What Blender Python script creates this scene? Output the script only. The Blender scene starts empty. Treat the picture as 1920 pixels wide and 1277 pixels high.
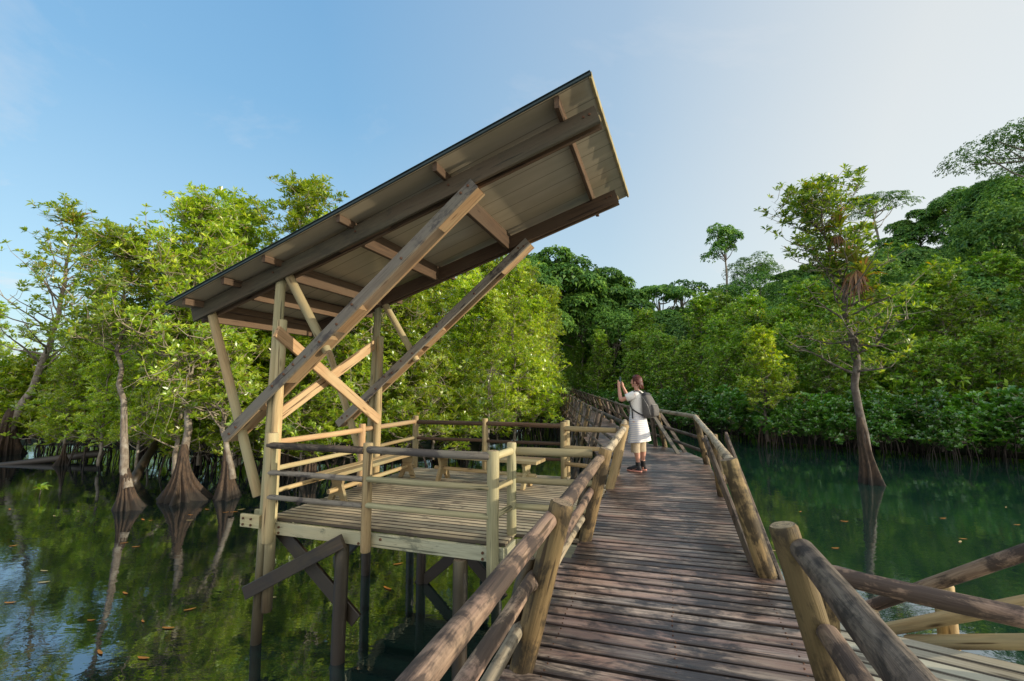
import bpy, bmesh, math, random
import numpy as np
from mathutils import Vector, Matrix
from math import sin, cos, pi, radians, atan2, hypot

random.seed(7)
scene = bpy.context.scene
COL = scene.collection

# ------------------------------------------------------------------ frames
TH = radians(18)
A = Vector((sin(TH), cos(TH), 0))       # along the boardwalk
B = Vector((cos(TH), -sin(TH), 0))      # across it, to the right
P0 = Vector((-2.96, 5.66, 0))           # front left corner of the platform
WATER = -1.45
def W(t, s, z=0.0):
    p = P0 + B*t + A*s
    return Vector((p.x, p.y, z))

# ------------------------------------------------------------------ materials
def new_mat(name):
    m = bpy.data.materials.new(name); m.use_nodes = True
    nt = m.node_tree; nt.nodes.clear()
    return m, nt
def N(nt, typ, **kw):
    n = nt.nodes.new(typ)
    for k, v in kw.items():
        if k.startswith('i_'):
            n.inputs[k[2:].replace('_', ' ')].default_value = v
        else: setattr(n, k, v)
    return n
def ramp(nt, stops, interp='LINEAR'):
    n = nt.nodes.new('ShaderNodeValToRGB'); cr = n.color_ramp; cr.interpolation = interp
    while len(cr.elements) < len(stops): cr.elements.new(0.5)
    for e, (p, c) in zip(cr.elements, stops):
        e.position = p; e.color = (c, c, c, 1) if isinstance(c, (int, float)) else (*c, 1)
    return n
def mixc(nt, fac, a, b, blend='MIX'):
    n = nt.nodes.new('ShaderNodeMix'); n.data_type = 'RGBA'; n.blend_type = blend
    for sock, v in ((n.inputs[0], fac), (n.inputs[6], a), (n.inputs[7], b)):
        if isinstance(v, (int, float)): sock.default_value = v
        elif isinstance(v, tuple): sock.default_value = (*v, 1)
        else: nt.links.new(v, sock)
    return n.outputs[2]
def math_n(nt, op, a, b=None, c=None):
    n = nt.nodes.new('ShaderNodeMath'); n.operation = op
    for i, v in enumerate((a, b, c)):
        if v is None: continue
        if isinstance(v, (int, float)): n.inputs[i].default_value = v
        else: nt.links.new(v, n.inputs[i])
    return n.outputs[0]
def vscale(nt, vec, s):
    n = nt.nodes.new('ShaderNodeVectorMath'); n.operation = 'MULTIPLY'
    nt.links.new(vec, n.inputs[0]); n.inputs[1].default_value = s
    return n.outputs[0]
def noise(nt, vec, scale, detail=4, rough=.6, dist=0.0):
    n = N(nt, 'ShaderNodeTexNoise'); n.inputs['Scale'].default_value = scale
    n.inputs['Detail'].default_value = detail; n.inputs['Roughness'].default_value = rough
    n.inputs['Distortion'].default_value = dist
    if vec is not None: nt.links.new(vec, n.inputs['Vector'])
    return n.outputs['Fac']

def wood(name, light, dark, stain=(.02, .018, .02), stain_amt=.0, alt=None, rough=.7, knots=True, wet=False, bump=.35, stain_scale=1.6, gs=(1.6, 34)):
    m, nt = new_mat(name); L = nt.links.new
    at = N(nt, 'ShaderNodeAttribute', attribute_name='lc'); rn = N(nt, 'ShaderNodeAttribute', attribute_name='rnd')
    geo = N(nt, 'ShaderNodeNewGeometry')
    g1 = noise(nt, vscale(nt, at.outputs['Vector'], (gs[0], gs[1], gs[1])), 1.0, 5, .65, .6)
    g2 = noise(nt, vscale(nt, at.outputs['Vector'], (5, 130, 130)), 1.0, 3, .6)
    r1 = ramp(nt, [(.30, dark), (.66, light)]); L(g1, r1.inputs[0])
    c = r1.outputs[0]
    r2 = ramp(nt, [(.35, .55), (.6, 1.0)]); L(g2, r2.inputs[0])
    c = mixc(nt, .55, c, r2.outputs[0], 'MULTIPLY')
    if alt is not None:
        g3 = noise(nt, vscale(nt, at.outputs['Vector'], (.9, 3, 3)), 1.0, 3, .55)
        r3 = ramp(nt, [(.42, 0.), (.62, 1.)]); L(g3, r3.inputs[0])
        c = mixc(nt, math_n(nt, 'MULTIPLY', r3.outputs[0], .7), c, alt)
    # per piece tone
    tone = ramp(nt, [(0, .62), (.5, .95), (1, 1.25)]); L(rn.outputs['Fac'], tone.inputs[0])
    c = mixc(nt, 1.0, c, tone.outputs[0], 'MULTIPLY')
    if knots:
        v = N(nt, 'ShaderNodeTexVoronoi'); v.inputs['Scale'].default_value = 1.0
        L(vscale(nt, at.outputs['Vector'], (1.9, 9, 9)), v.inputs['Vector'])
        rk = ramp(nt, [(.05, 0.), (.16, 1.)]); L(v.outputs['Distance'], rk.inputs[0])
        c = mixc(nt, rk.outputs[0], tuple(x*.35 for x in dark), c)
        # long drying cracks
        gc = noise(nt, vscale(nt, at.outputs['Vector'], (1.1, 26, 26)), 1.0, 2, .5, .3)
        rc = ramp(nt, [(.30, 0.), (.34, 1.)]); L(gc, rc.inputs[0])
        c = mixc(nt, rc.outputs[0], tuple(x*.4 for x in dark), c)
    if stain_amt > 0:
        s1 = noise(nt, geo.outputs['Position'], stain_scale, 6, .68, .5)
        s2 = noise(nt, vscale(nt, at.outputs['Vector'], (3.5, 14, 14)), 1.0, 5, .7, .8)
        sm = math_n(nt, 'ADD', math_n(nt, 'MULTIPLY', s1, .62), math_n(nt, 'MULTIPLY', s2, .42))
        rs = ramp(nt, [(.60 - .14*stain_amt, 0.), (.655 - .11*stain_amt, 1.)]); L(sm, rs.inputs[0])
        c = mixc(nt, math_n(nt, 'MULTIPLY', rs.outputs[0], .86), c, stain)
    eg = N(nt, 'ShaderNodeAttribute', attribute_name='edge')
    c = mixc(nt, math_n(nt, 'MULTIPLY', math_n(nt, 'POWER', eg.outputs['Fac'], 2.2), .80), c, (.02, .014, .012))
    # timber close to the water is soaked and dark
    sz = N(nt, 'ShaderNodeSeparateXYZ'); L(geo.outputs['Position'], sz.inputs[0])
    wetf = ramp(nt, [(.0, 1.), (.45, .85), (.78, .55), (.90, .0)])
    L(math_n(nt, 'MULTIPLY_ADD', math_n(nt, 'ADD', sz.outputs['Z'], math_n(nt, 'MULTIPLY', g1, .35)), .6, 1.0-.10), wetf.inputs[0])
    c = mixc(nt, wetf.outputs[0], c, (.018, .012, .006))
    p = N(nt, 'ShaderNodeBsdfPrincipled'); L(c, p.inputs['Base Color'])
    p.inputs['Roughness'].default_value = rough
    p.inputs['Specular IOR Level'].default_value = .35 if not wet else .6
    b = N(nt, 'ShaderNodeBump'); b.inputs['Strength'].default_value = bump; b.inputs['Distance'].default_value = .006
    L(math_n(nt, 'ADD', g1, math_n(nt, 'MULTIPLY', g2, .5)), b.inputs['Height']); L(b.outputs[0], p.inputs['Normal'])
    o = N(nt, 'ShaderNodeOutputMaterial'); L(p.outputs[0], o.inputs[0])
    return m

def endgrain(name, light, dark):
    m, nt = new_mat(name); L = nt.links.new
    at = N(nt, 'ShaderNodeAttribute', attribute_name='lc'); rn = N(nt, 'ShaderNodeAttribute', attribute_name='rnd')
    fl = vscale(nt, at.outputs['Vector'], (0, 1, 1))
    le = N(nt, 'ShaderNodeVectorMath', operation='LENGTH'); L(fl, le.inputs[0])
    nz = noise(nt, at.outputs['Vector'], 28, 3, .6)
    w = math_n(nt, 'SINE', math_n(nt, 'ADD', math_n(nt, 'MULTIPLY', le.outputs['Value'], 620), math_n(nt, 'MULTIPLY', nz, 9)))
    r = ramp(nt, [(.2, dark), (.9, light)]); L(math_n(nt, 'MULTIPLY_ADD', w, .35, .5), r.inputs[0])
    n2 = noise(nt, at.outputs['Vector'], 45, 4, .7)
    r2 = ramp(nt, [(.4, .45), (.6, 1.)]); L(n2, r2.inputs[0])
    c = mixc(nt, 1., r.outputs[0], r2.outputs[0], 'MULTIPLY')
    p = N(nt, 'ShaderNodeBsdfPrincipled'); L(c, p.inputs['Base Color']); p.inputs['Roughness'].default_value = .85
    o = N(nt, 'ShaderNodeOutputMaterial'); L(p.outputs[0], o.inputs[0])
    return m

def plain(name, col, rough=.7, metal=0., nscale=0, namt=.3, spec=.4):
    m, nt = new_mat(name); L = nt.links.new
    p = N(nt, 'ShaderNodeBsdfPrincipled'); p.inputs['Roughness'].default_value = rough; p.inputs['Metallic'].default_value = metal
    p.inputs['Specular IOR Level'].default_value = spec
    if nscale:
        geo = N(nt, 'ShaderNodeTexCoord')
        r = ramp(nt, [(.3, tuple(c*(1-namt) for c in col)), (.7, tuple(min(1, c*(1+namt)) for c in col))])
        L(noise(nt, geo.outputs['Object'], nscale, 5, .65), r.inputs[0]); L(r.outputs[0], p.inputs['Base Color'])
    else: p.inputs['Base Color'].default_value = (*col, 1)
    o = N(nt, 'ShaderNodeOutputMaterial'); L(p.outputs[0], o.inputs[0])
    return m

def leaf_mat(name, cols, yellow=(.35, .28, .03), yamt=.06, transl=.45, gloss=.06, tip=None):
    m, nt = new_mat(name); L = nt.links.new
    rn = N(nt, 'ShaderNodeAttribute', attribute_name='rnd')
    oi = N(nt, 'ShaderNodeObjectInfo')
    geo = N(nt, 'ShaderNodeNewGeometry')
    n1 = noise(nt, geo.outputs['Position'], .55, 3, .6)
    f = math_n(nt, 'ADD', math_n(nt, 'MULTIPLY', rn.outputs['Fac'], .75), math_n(nt, 'MULTIPLY', math_n(nt, 'SUBTRACT', n1, .12), .5))
    r = ramp(nt, [(.15, cols[0]), (.5, cols[1]), (.85, cols[2])]); L(f, r.inputs[0])
    c = r.outputs[0]
    ob = ramp(nt, [(0, .72), (1, 1.25)]); L(oi.outputs['Random'], ob.inputs[0])
    c = mixc(nt, 1., c, ob.outputs[0], 'MULTIPLY')
    ry = ramp(nt, [(1-yamt-.003, 0.), (1-yamt, 1.)]); L(rn.outputs['Fac'], ry.inputs[0])
    c = mixc(nt, ry.outputs[0], c, yellow)
    d = N(nt, 'ShaderNodeBsdfDiffuse'); L(c, d.inputs[0])
    t = N(nt, 'ShaderNodeBsdfTranslucent')
    hs = N(nt, 'ShaderNodeHueSaturation'); hs.inputs['Hue'].default_value = .485; hs.inputs['Saturation'].default_value = 1.1; hs.inputs['Value'].default_value = 1.35
    L(c, hs.inputs['Color']); L(hs.outputs[0], t.inputs[0])
    mx = N(nt, 'ShaderNodeMixShader'); mx.inputs[0].default_value = transl; L(d.outputs[0], mx.inputs[1]); L(t.outputs[0], mx.inputs[2])
    g = N(nt, 'ShaderNodeBsdfGlossy'); g.inputs['Roughness'].default_value = .38; g.inputs[0].default_value = (.9, .95, 1, 1)
    m2 = N(nt, 'ShaderNodeMixShader'); m2.inputs[0].default_value = gloss; L(mx.outputs[0], m2.inputs[1]); L(g.outputs[0], m2.inputs[2])
    o = N(nt, 'ShaderNodeOutputMaterial'); L(m2.outputs[0], o.inputs[0])
    return m

M = {}
M['pine'] = wood('pine_tan', (.50, .37, .19), (.33, .235, .11), alt=(.34, .33, .19), bump=.25)
M['pine_green'] = wood('pine_green', (.40, .385, .23), (.26, .255, .14), alt=(.42, .34, .18), bump=.25)
M['pine_orange'] = wood('pine_orange', (.46, .30, .16), (.32, .19, .09), alt=(.42, .32, .18), bump=.2)
M['pine_grey'] = wood('weathered_grey_pine', (.30, .27, .22), (.17, .145, .11), stain=(.05, .045, .045), stain_amt=.45, alt=(.22, .21, .17))
M['fascia'] = wood('treated_fascia', (.38, .39, .28), (.27, .28, .19), alt=(.40, .36, .22), stain=(.12, .13, .09), stain_amt=.25)
M['decknew'] = wood('platform_deck_wood', (.56, .47, .32), (.38, .31, .20), alt=(.37, .34, .235), stain=(.12, .10, .075), stain_amt=.25)
M['deckold'] = wood('old_deck_wood', (.60, .49, .385), (.165, .105, .082), alt=(.26, .14, .105), stain=(.013, .010, .012), stain_amt=.95, rough=.36, wet=True, bump=.6, stain_scale=1.3)
M['deckpale'] = wood('pale_deck_wood', (.50, .46, .35), (.36, .32, .23), alt=(.40, .40, .31), stain=(.12, .10, .08), stain_amt=.2)
M['logold'] = wood('old_log', (.38, .28, .185), (.18, .12, .075), alt=(.29, .19, .155), stain=(.035, .027, .024), stain_amt=.85, bump=.8, stain_scale=3.6, gs=(3.2, 48))
M['logpale'] = wood('bleached_log', (.48, .43, .32), (.32, .27, .19), alt=(.40, .32, .20), stain=(.07, .055, .04), stain_amt=.5, bump=.5, stain_scale=4.)
M['logdark'] = wood('dark_log', (.17, .14, .105), (.07, .055, .042), alt=(.15, .10, .075), stain=(.018, .015, .013), stain_amt=.6, bump=.9, stain_scale=3.5, gs=(3.2, 50))
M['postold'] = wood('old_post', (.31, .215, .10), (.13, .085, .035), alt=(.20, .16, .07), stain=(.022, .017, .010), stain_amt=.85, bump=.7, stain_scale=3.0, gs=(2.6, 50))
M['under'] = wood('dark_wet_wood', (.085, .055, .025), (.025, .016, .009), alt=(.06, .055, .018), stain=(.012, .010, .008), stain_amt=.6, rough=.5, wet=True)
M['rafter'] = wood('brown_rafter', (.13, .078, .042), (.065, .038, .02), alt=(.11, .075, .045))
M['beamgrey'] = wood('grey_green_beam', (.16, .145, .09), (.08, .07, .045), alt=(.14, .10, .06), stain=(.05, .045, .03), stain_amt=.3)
M['end'] = endgrain('log_end', (.36, .28, .18), (.13, .095, .06))
M['endpale'] = endgrain('log_end_pale', (.52, .42, .25), (.30, .22, .12))
M['black'] = plain('black_rubber', (.012, .012, .014), .6)
M['metaldark'] = plain('roof_metal', (.035, .055, .06), .35, .6, 6, .2)
M['ceil'] = None
M['bolt'] = plain('rusty_bolt', (.12, .06, .035), .6, .6, 60, .4)

def ceiling_mat():
    m, nt = new_mat('roof_underside_panel'); L = nt.links.new
    at = N(nt, 'ShaderNodeAttribute', attribute_name='lc')
    sep = N(nt, 'ShaderNodeSeparateXYZ'); L(at.outputs['Vector'], sep.inputs[0])
    fr = math_n(nt, 'FRACT', math_n(nt, 'MULTIPLY', sep.outputs['Y'], 1/.33))
    seam = ramp(nt, [(0, 0.), (.012, 0.), (.03, 1.), (.97, 1.), (.988, 0.)]); L(fr, seam.inputs[0])
    fr2 = math_n(nt, 'FRACT', math_n(nt, 'MULTIPLY', sep.outputs['Y'], 1/.055))
    rib = ramp(nt, [(0, .985), (.5, 1.), (1, .985)]); L(fr2, rib.inputs[0])
    nz = noise(nt, vscale(nt, at.outputs['Vector'], (.7, 3, 3)), 1.5, 4, .6)
    r = ramp(nt, [(.3, (.40, .345, .235)), (.7, (.50, .43, .30))]); L(nz, r.inputs[0])
    c = mixc(nt, seam.outputs[0], (.20, .17, .11), r.outputs[0])
    c = mixc(nt, 1., c, rib.outputs[0], 'MULTIPLY')
    p = N(nt, 'ShaderNodeBsdfPrincipled'); L(c, p.inputs['Base Color']); p.inputs['Roughness'].default_value = .32; p.inputs['Metallic'].default_value = .25
    o = N(nt, 'ShaderNodeOutputMaterial'); L(p.outputs[0], o.inputs[0])
    return m
M['ceil'] = ceiling_mat()

def bark(name, a, b, lichen=None, scale=6):
    m, nt = new_mat(name); L = nt.links.new
    g = N(nt, 'ShaderNodeNewGeometry')
    n1 = noise(nt, vscale(nt, g.outputs['Position'], (1, 1, .35)), scale*2.2, 6, .7, .4)
    r = ramp(nt, [(.32, a), (.68, b)]); L(n1, r.inputs[0]); c = r.outputs[0]
    if lichen:
        n2 = noise(nt, g.outputs['Position'], scale*.9, 4, .6)
        r2 = ramp(nt, [(.44, 0.), (.70, .8)]); L(n2, r2.inputs[0]); c = mixc(nt, r2.outputs[0], c, lichen)
    sz = N(nt, 'ShaderNodeSeparateXYZ'); L(g.outputs['Position'], sz.inputs[0])
    tide = ramp(nt, [(.0, .9), (.30, .75), (.42, .0)]); L(math_n(nt, 'ADD', math_n(nt, 'MULTIPLY_ADD', sz.outputs['Z'], 1.0, 1.45), math_n(nt, 'MULTIPLY', n1, .25)), tide.inputs[0])
    c = mixc(nt, tide.outputs[0], c, (.012, .010, .007))
    p = N(nt, 'ShaderNodeBsdfPrincipled'); L(c, p.inputs['Base Color']); p.inputs['Roughness'].default_value = .8
    bp = N(nt, 'ShaderNodeBump'); bp.inputs['Strength'].default_value = .5; bp.inputs['Distance'].default_value = .02
    L(n1, bp.inputs['Height']); L(bp.outputs[0], p.inputs['Normal'])
    o = N(nt, 'ShaderNodeOutputMaterial'); L(p.outputs[0], o.inputs[0])
    return m
M['bark'] = bark('grey_bark', (.085, .065, .045), (.23, .19, .145), (.33, .31, .26))
M['twig'] = bark('pale_twig', (.20, .16, .11), (.42, .36, .27), None, 9)
M['barkdark'] = bark('dark_bark', (.035, .026, .02), (.11, .085, .065), (.16, .15, .13))
M['rootdark'] = bark('shaded_root', (.010, .007, .005), (.045, .03, .02), None, 9)  # near-black copy of the root bark, darkness under the bank put into its colour
M['root'] = bark('root_bark', (.006, .004, .003), (.088, .054, .030), None, 9)
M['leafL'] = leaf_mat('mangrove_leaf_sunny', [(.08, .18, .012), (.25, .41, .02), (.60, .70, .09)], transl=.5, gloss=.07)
M['leafR'] = leaf_mat('mangrove_leaf_shade', [(.05, .15, .014), (.15, .32, .028), (.40, .56, .07)], yamt=.03, transl=.42, gloss=.06)  # darker copy of the sunny leaf, right bank shade put into its colour
M['leafH'] = leaf_mat('hill_tree_leaf', [(.028, .085, .024), (.085, .21, .042), (.23, .40, .07)], yamt=0.002, transl=.3, gloss=.03)  # hill shade and a bluish haze are toned into these greens
M['leafS'] = leaf_mat('shore_shrub_leaf', [(.03, .12, .012), (.08, .24, .02), (.17, .38, .035)], yamt=.015, transl=.4, gloss=.10)
M['brom'] = leaf_mat('bromeliad_leaf', [(.10, .17, .02), (.22, .28, .03), (.38, .36, .05)], yellow=(.4, .2, .04), yamt=.2)
M['brown'] = leaf_mat('dead_leaf', [(.10, .045, .02), (.18, .09, .04), (.28, .16, .07)], yamt=0.002, transl=.2)

# ------------------------------------------------------------------ mesh builder
class MB:
    def __init__(s): s.v = []; s.f = []; s.mi = []; s.lc = []; s.rn = []; s.sm = []; s.ed = {}
    def log(s, p0, p1, r0, r1=None, n=14, seg=None, wob=.06, caps=True, bend=.0, bev=.12, cap0=True, cap1=True):
        p0 = Vector(p0); p1 = Vector(p1); r1 = r0 if r1 is None else r1
        d = p1-p0; Ln = d.length; d = d/Ln
        up = Vector((0, 0, 1)) if abs(d.z) < .9 else Vector((1, 0, 0))
        x = d.cross(up).normalized(); y = d.cross(x).normalized()
        seg = seg or max(3, min(12, int(Ln/.25)))
        off = Vector((random.random()*40, random.random()*9, random.random()*9)); rn = random.random()
        ph = [random.random()*6.28 for _ in range(6)]; bd = Vector((random.uniform(-1, 1), random.uniform(-1, 1))) * bend
        base = len(s.v); rings = []; kb = [(random.random(), random.random()*6.28, random.uniform(.05, .12)) for _ in range(int(Ln*2.5))] if wob >= .05 and n >= 16 else []
        if kb: seg = max(seg, int(Ln/.06)); n = 22
        ts = [0, min(.02, .012/Ln)] + [i/seg for i in range(1, seg)] + [1-min(.02, .012/Ln), 1]
        for j, t in enumerate(ts):
            e = (1-bev) if j in (0, len(ts)-1) else 1
            cx = sin(t*4.2+ph[0])*wob*r0*.5 + bd.x*sin(pi*t); cy = sin(t*5.1+ph[1])*wob*r0*.5 + bd.y*sin(pi*t)
            c = p0 + d*(t*Ln) + x*cx + y*cy
            ring = []
            for i in range(n):
                a = 2*pi*i/n
                rr = (r0+(r1-r0)*t) * e * (1 + wob*(.5*sin(2*a+ph[2]+t*2.5) + .35*sin(3*a+ph[3]-t*3.) + .3*sin(t*Ln*7+ph[4]+a)))
                if kb:
                    for (kt, ka, kh) in kb:
                        dt = (t-kt)*Ln/.05; da = (a-ka+pi) % (2*pi)-pi
                        if abs(dt) < 2.5 and abs(da) < 1.2: rr *= 1+kh*math.exp(-dt*dt-(da/.4)**2)
                    rr *= 1+.012*sin(a*7+t*Ln*9+ph[5])+random.uniform(-.008, .008)
                ring.append(len(s.v)); s.v.append(c + x*(rr*cos(a)) + y*(rr*sin(a)))
                s.lc.append((t*Ln+off.x, rr*cos(a)+off.y, rr*sin(a)+off.z)); s.rn.append(rn)
            rings.append(ring)
        for k in range(len(rings)-1):
            for i in range(n):
                s.f.append((rings[k][i], rings[k][(i+1) % n], rings[k+1][(i+1) % n], rings[k+1][i])); s.mi.append(0); s.sm.append(True)
        if caps:
            for ring, rev in ((rings[0], True), (rings[-1], False)):
                ids = []
                for q in ring:
                    ids.append(len(s.v)); s.v.append(s.v[q].copy()); l = s.lc[q]
                    s.lc.append((l[0], l[1]-off.y, l[2]-off.z)); s.rn.append(rn)
                s.f.append(tuple(ids[::-1]) if rev else tuple(ids)); s.mi.append(1); s.sm.append(False)
        return s
    def beam(s, p0, p1, w, h, up=(0, 0, 1), ch=.006, rn=None, plank=False):
        p0 = Vector(p0); p1 = Vector(p1); d = p1-p0; Ln = d.length; d = d/Ln
        up = Vector(up); x = d.cross(up).normalized(); y = x.cross(d).normalized()
        off = Vector((random.random()*40, random.random()*9, random.random()*9)); rn = random.random() if rn is None else rn
        pr = [(-w/2+ch, -h/2), (w/2-ch, -h/2), (w/2, -h/2+ch), (w/2, h/2-ch), (w/2-ch, h/2), (-w/2+ch, h/2), (-w/2, h/2-ch), (-w/2, -h/2+ch)]
        if plank: pr[5:5] = [(w/2-.015, h/2), (-w/2+.015, h/2)]
        rings = []
        for t in (0, 1):
            ring = []
            for qi, (a, b) in enumerate(pr):
                if plank and qi not in (5, 6): s.ed[len(s.v)] = 1.
                ring.append(len(s.v)); s.v.append(p0+d*(Ln*t)+x*a+y*b); s.lc.append((t*Ln+off.x, a+off.y, b+off.z)); s.rn.append(rn)
            rings.append(ring)
        n = len(pr)
        for i in range(n):
            s.f.append((rings[0][i], rings[0][(i+1) % n], rings[1][(i+1) % n], rings[1][i])); s.mi.append(0); s.sm.append(False)
        s.f.append(tuple(rings[0][::-1])); s.mi.append(1); s.sm.append(False)
        s.f.append(tuple(rings[1])); s.mi.append(1); s.sm.append(False)
        return s
    def prism(s, pts2, o, x, y, nrm, th, rn=None):
        """extruded flat outline; pts2 in (x,y) axes at o, thickness along nrm"""
        o = Vector(o); x = Vector(x); y = Vector(y); nrm = Vector(nrm)
        rn = random.random() if rn is None else rn; off = random.random()*30; k = len(pts2); b = len(s.v)
        for e in (-.5, .5):
            for (p, q) in pts2:
                s.v.append(o+x*p+y*q+nrm*(th*e)); s.lc.append((p+off, q+off, e*th+off)); s.rn.append(rn)
        s.f.append(tuple(range(b+k-1, b-1, -1))); s.f.append(tuple(range(b+k, b+2*k))); s.mi += [0, 0]; s.sm += [False, False]
        for i in range(k):
            j = (i+1) % k; s.f.append((b+i, b+j, b+k+j, b+k+i)); s.mi.append(0); s.sm.append(False)
        return s
    def tube(s, pts, rad, n=6, cap=True):
        pts = [Vector(p) for p in pts]; rn = random.random(); off = random.random()*20; rings = []; L = 0
        for i, p in enumerate(pts):
            d = (pts[min(i+1, len(pts)-1)]-pts[max(i-1, 0)]).normalized()
            up = Vector((0, 0, 1)) if abs(d.z) < .85 else Vector((0, 1, 0))
            x = d.cross(up).normalized(); y = d.cross(x).normalized()
            if i: L += (p-pts[i-1]).length
            r = rad[i] if isinstance(rad, (list, tuple)) else rad
            ring = []
            for k in range(n):
                a = 2*pi*k/n; ring.append(len(s.v)); s.v.append(p+x*(r*cos(a))+y*(r*sin(a)))
                s.lc.append((L+off, r*cos(a), r*sin(a))); s.rn.append(rn)
            rings.append(ring)
        for k in range(len(rings)-1):
            for i in range(n):
                s.f.append((rings[k][i], rings[k][(i+1) % n], rings[k+1][(i+1) % n], rings[k+1][i])); s.mi.append(0); s.sm.append(True)
        if cap:
            s.f.append(tuple(rings[0][::-1])); s.f.append(tuple(rings[-1])); s.mi += [0, 0]; s.sm += [True, True]
        return s
    def loft(s, rings3, close=True):
        """rings3: list of lists of points (same count)"""
        idx = []; rn = random.random()
        for r in rings3:
            row = []
            for p in r: row.append(len(s.v)); s.v.append(Vector(p)); s.lc.append(tuple(p)); s.rn.append(rn)
            idx.append(row)
        n = len(idx[0])
        for k in range(len(idx)-1):
            for i in range(n):
                s.f.append((idx[k][i], idx[k][(i+1) % n], idx[k+1][(i+1) % n], idx[k+1][i])); s.mi.append(0); s.sm.append(True)
        if close:
            s.f.append(tuple(idx[0][::-1])); s.f.append(tuple(idx[-1])); s.mi += [0, 0]; s.sm += [True, True]
        return s
    def obj(s, name, mat, parent=None, mat2=None, origin=None):
        me = bpy.data.meshes.new(name)
        o = Vector(origin) if origin is not None else Vector((0, 0, 0))
        me.from_pydata([tuple(v-o) for v in s.v], [], s.f); me.update()
        a = me.attributes.new('lc', 'FLOAT_VECTOR', 'POINT'); a.data.foreach_set('vector', np.array(s.lc, dtype=np.float32).ravel())
        a = me.attributes.new('rnd', 'FLOAT', 'POINT'); a.data.foreach_set('value', np.array(s.rn, dtype=np.float32))
        if s.ed:
            ea = np.zeros(len(s.v), dtype=np.float32); ea[list(s.ed)] = 1.
            a = me.attributes.new('edge', 'FLOAT', 'POINT'); a.data.foreach_set('value', ea)
        me.polygons.foreach_set('use_smooth', s.sm)
        me.materials.append(mat)
        if any(s.mi): me.materials.append(mat2 or mat); me.polygons.foreach_set('material_index', s.mi)
        ob = bpy.data.objects.new(name, me); COL.objects.link(ob)
        ob.location = o
        if parent is not None:
            ob.parent = parent; ob.location = o - wloc(parent)
        return ob
def wloc(o):
    p = Vector((0, 0, 0))
    while o is not None: p = p + o.location; o = o.parent
    return p
def tag(o, label=None, cat=None, group=None, kind=None):
    if label: o['label'] = label
    if cat: o['category'] = cat
    if group: o['group'] = group
    if kind: o['kind'] = kind
    return o
def thing(name, loc, label, cat, group=None):
    o = bpy.data.objects.new(name, None); COL.objects.link(o); o.location = loc; o.empty_display_size = .2
    return tag(o, label, cat, group)
def LOG(name, p0, p1, r0, mat, parent, r1=None, end='end', **kw):
    return MB().log(p0, p1, r0, r1, **kw).obj(name, M[mat], parent, M[end], origin=p0)
def BEAM(name, p0, p1, w, h, mat, parent, **kw):
    return MB().beam(p0, p1, w, h, **kw).obj(name, M[mat], parent, origin=p0)

# ================================================================== SETTING
# ---- terrain: polar table of the right hand hill (bearing from the bend, crest range, crest height)
PH = [-180, -60, -10, 4, 9, 13, 17, 21, 25, 30, 37, 44, 50, 56, 62, 70, 180]
CR = [90, 90, 90, 85, 80, 80, 95, 100, 100, 98, 94, 92, 92, 92, 92, 92, 90]
CZ = [2, 2, 2, 2, 4, 4.5, 0.5, 1, 6, 9, 10, 14.5, 16.5, 16, 8, 3, 2]
def shore_r(phi):           # where the right hand bank starts, by bearing
    return np.interp(phi, [-180, -4, 4, 8, 14, 20, 28, 36, 44, 52, 65, 180], [70, 70, 66, 56, 44, 34, 27.5, 26.5, 27, 27, 30, 34])
def ground_z(x, y):
    x = np.asarray(x, float); y = np.asarray(y, float)
    r = np.hypot(x, y); phi = np.degrees(np.arctan2(x, y))
    rs = shore_r(phi); rc = np.interp(phi, PH, CR); zc = np.interp(phi, PH, CZ)
    k = np.clip((r-rs-9)/(rc-rs-9), 0, 1); k = k*k*(3-2*k)
    z = -1.3 + k*(zc+1.3)
    z = z + .5*np.sin(x*.21+1)*np.sin(y*.17)*k
    bank = np.clip((r-rs)/2.0, -1, 1)
    z = np.where(r < rs+2, -1.95+.32*(bank+1)*1.0, z)
    # left bank
    line = np.interp(x, [-60, -22, -12, -6, -2, 0.6, 2.2, 4.0], [26, 21.5, 17.5, 15.5, 18.2, 26, 42, 62])
    inleft = (x < 4.0)
    zl = -2.0 + np.clip((y-line)/2.5, 0, 1)*.75 + np.clip((y-line-4)/40, 0, 1)*1.2
    z = np.where(inleft & (y > line), np.maximum(zl, -2.0), np.where(x < 4.0, np.where(r > 75, z, -2.0), z))
    return z
gx = np.concatenate([np.linspace(-900, -90, 10), np.linspace(-80, 140, 150), np.linspace(160, 900, 10)])
gy = np.concatenate([np.linspace(-900, -70, 8), np.linspace(-60, 150, 150), np.linspace(170, 1500, 10)])
X, Y = np.meshgrid(gx, gy); Zg = ground_z(X, Y)
far = np.hypot(X, Y) > 150
vs = np.stack([X.ravel(), Y.ravel(), Zg.ravel()], 1)
nx, ny = len(gx), len(gy)
fs = [(j*nx+i, j*nx+i+1, (j+1)*nx+i+1, (j+1)*nx+i) for j in range(ny-1) for i in range(nx-1)]
me = bpy.data.meshes.new('ground'); me.from_pydata(vs.tolist(), [], fs); me.update()
me.polygons.foreach_set('use_smooth', [True]*len(fs))
mg, nt = new_mat('forest_mud')
g = N(nt, 'ShaderNodeNewGeometry'); r = ramp(nt, [(.35, (.008, .010, .005)), (.6, (.018, .026, .009)), (.75, (.03, .045, .012))])
nt.links.new(noise(nt, g.outputs['Position'], .8, 6, .7), r.inputs[0])
p = N(nt, 'ShaderNodeBsdfPrincipled'); p.inputs['Roughness'].default_value = .9; nt.links.new(r.outputs[0], p.inputs['Base Color'])
o = N(nt, 'ShaderNodeOutputMaterial'); nt.links.new(p.outputs[0], o.inputs[0])
me.materials.append(mg)
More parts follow.
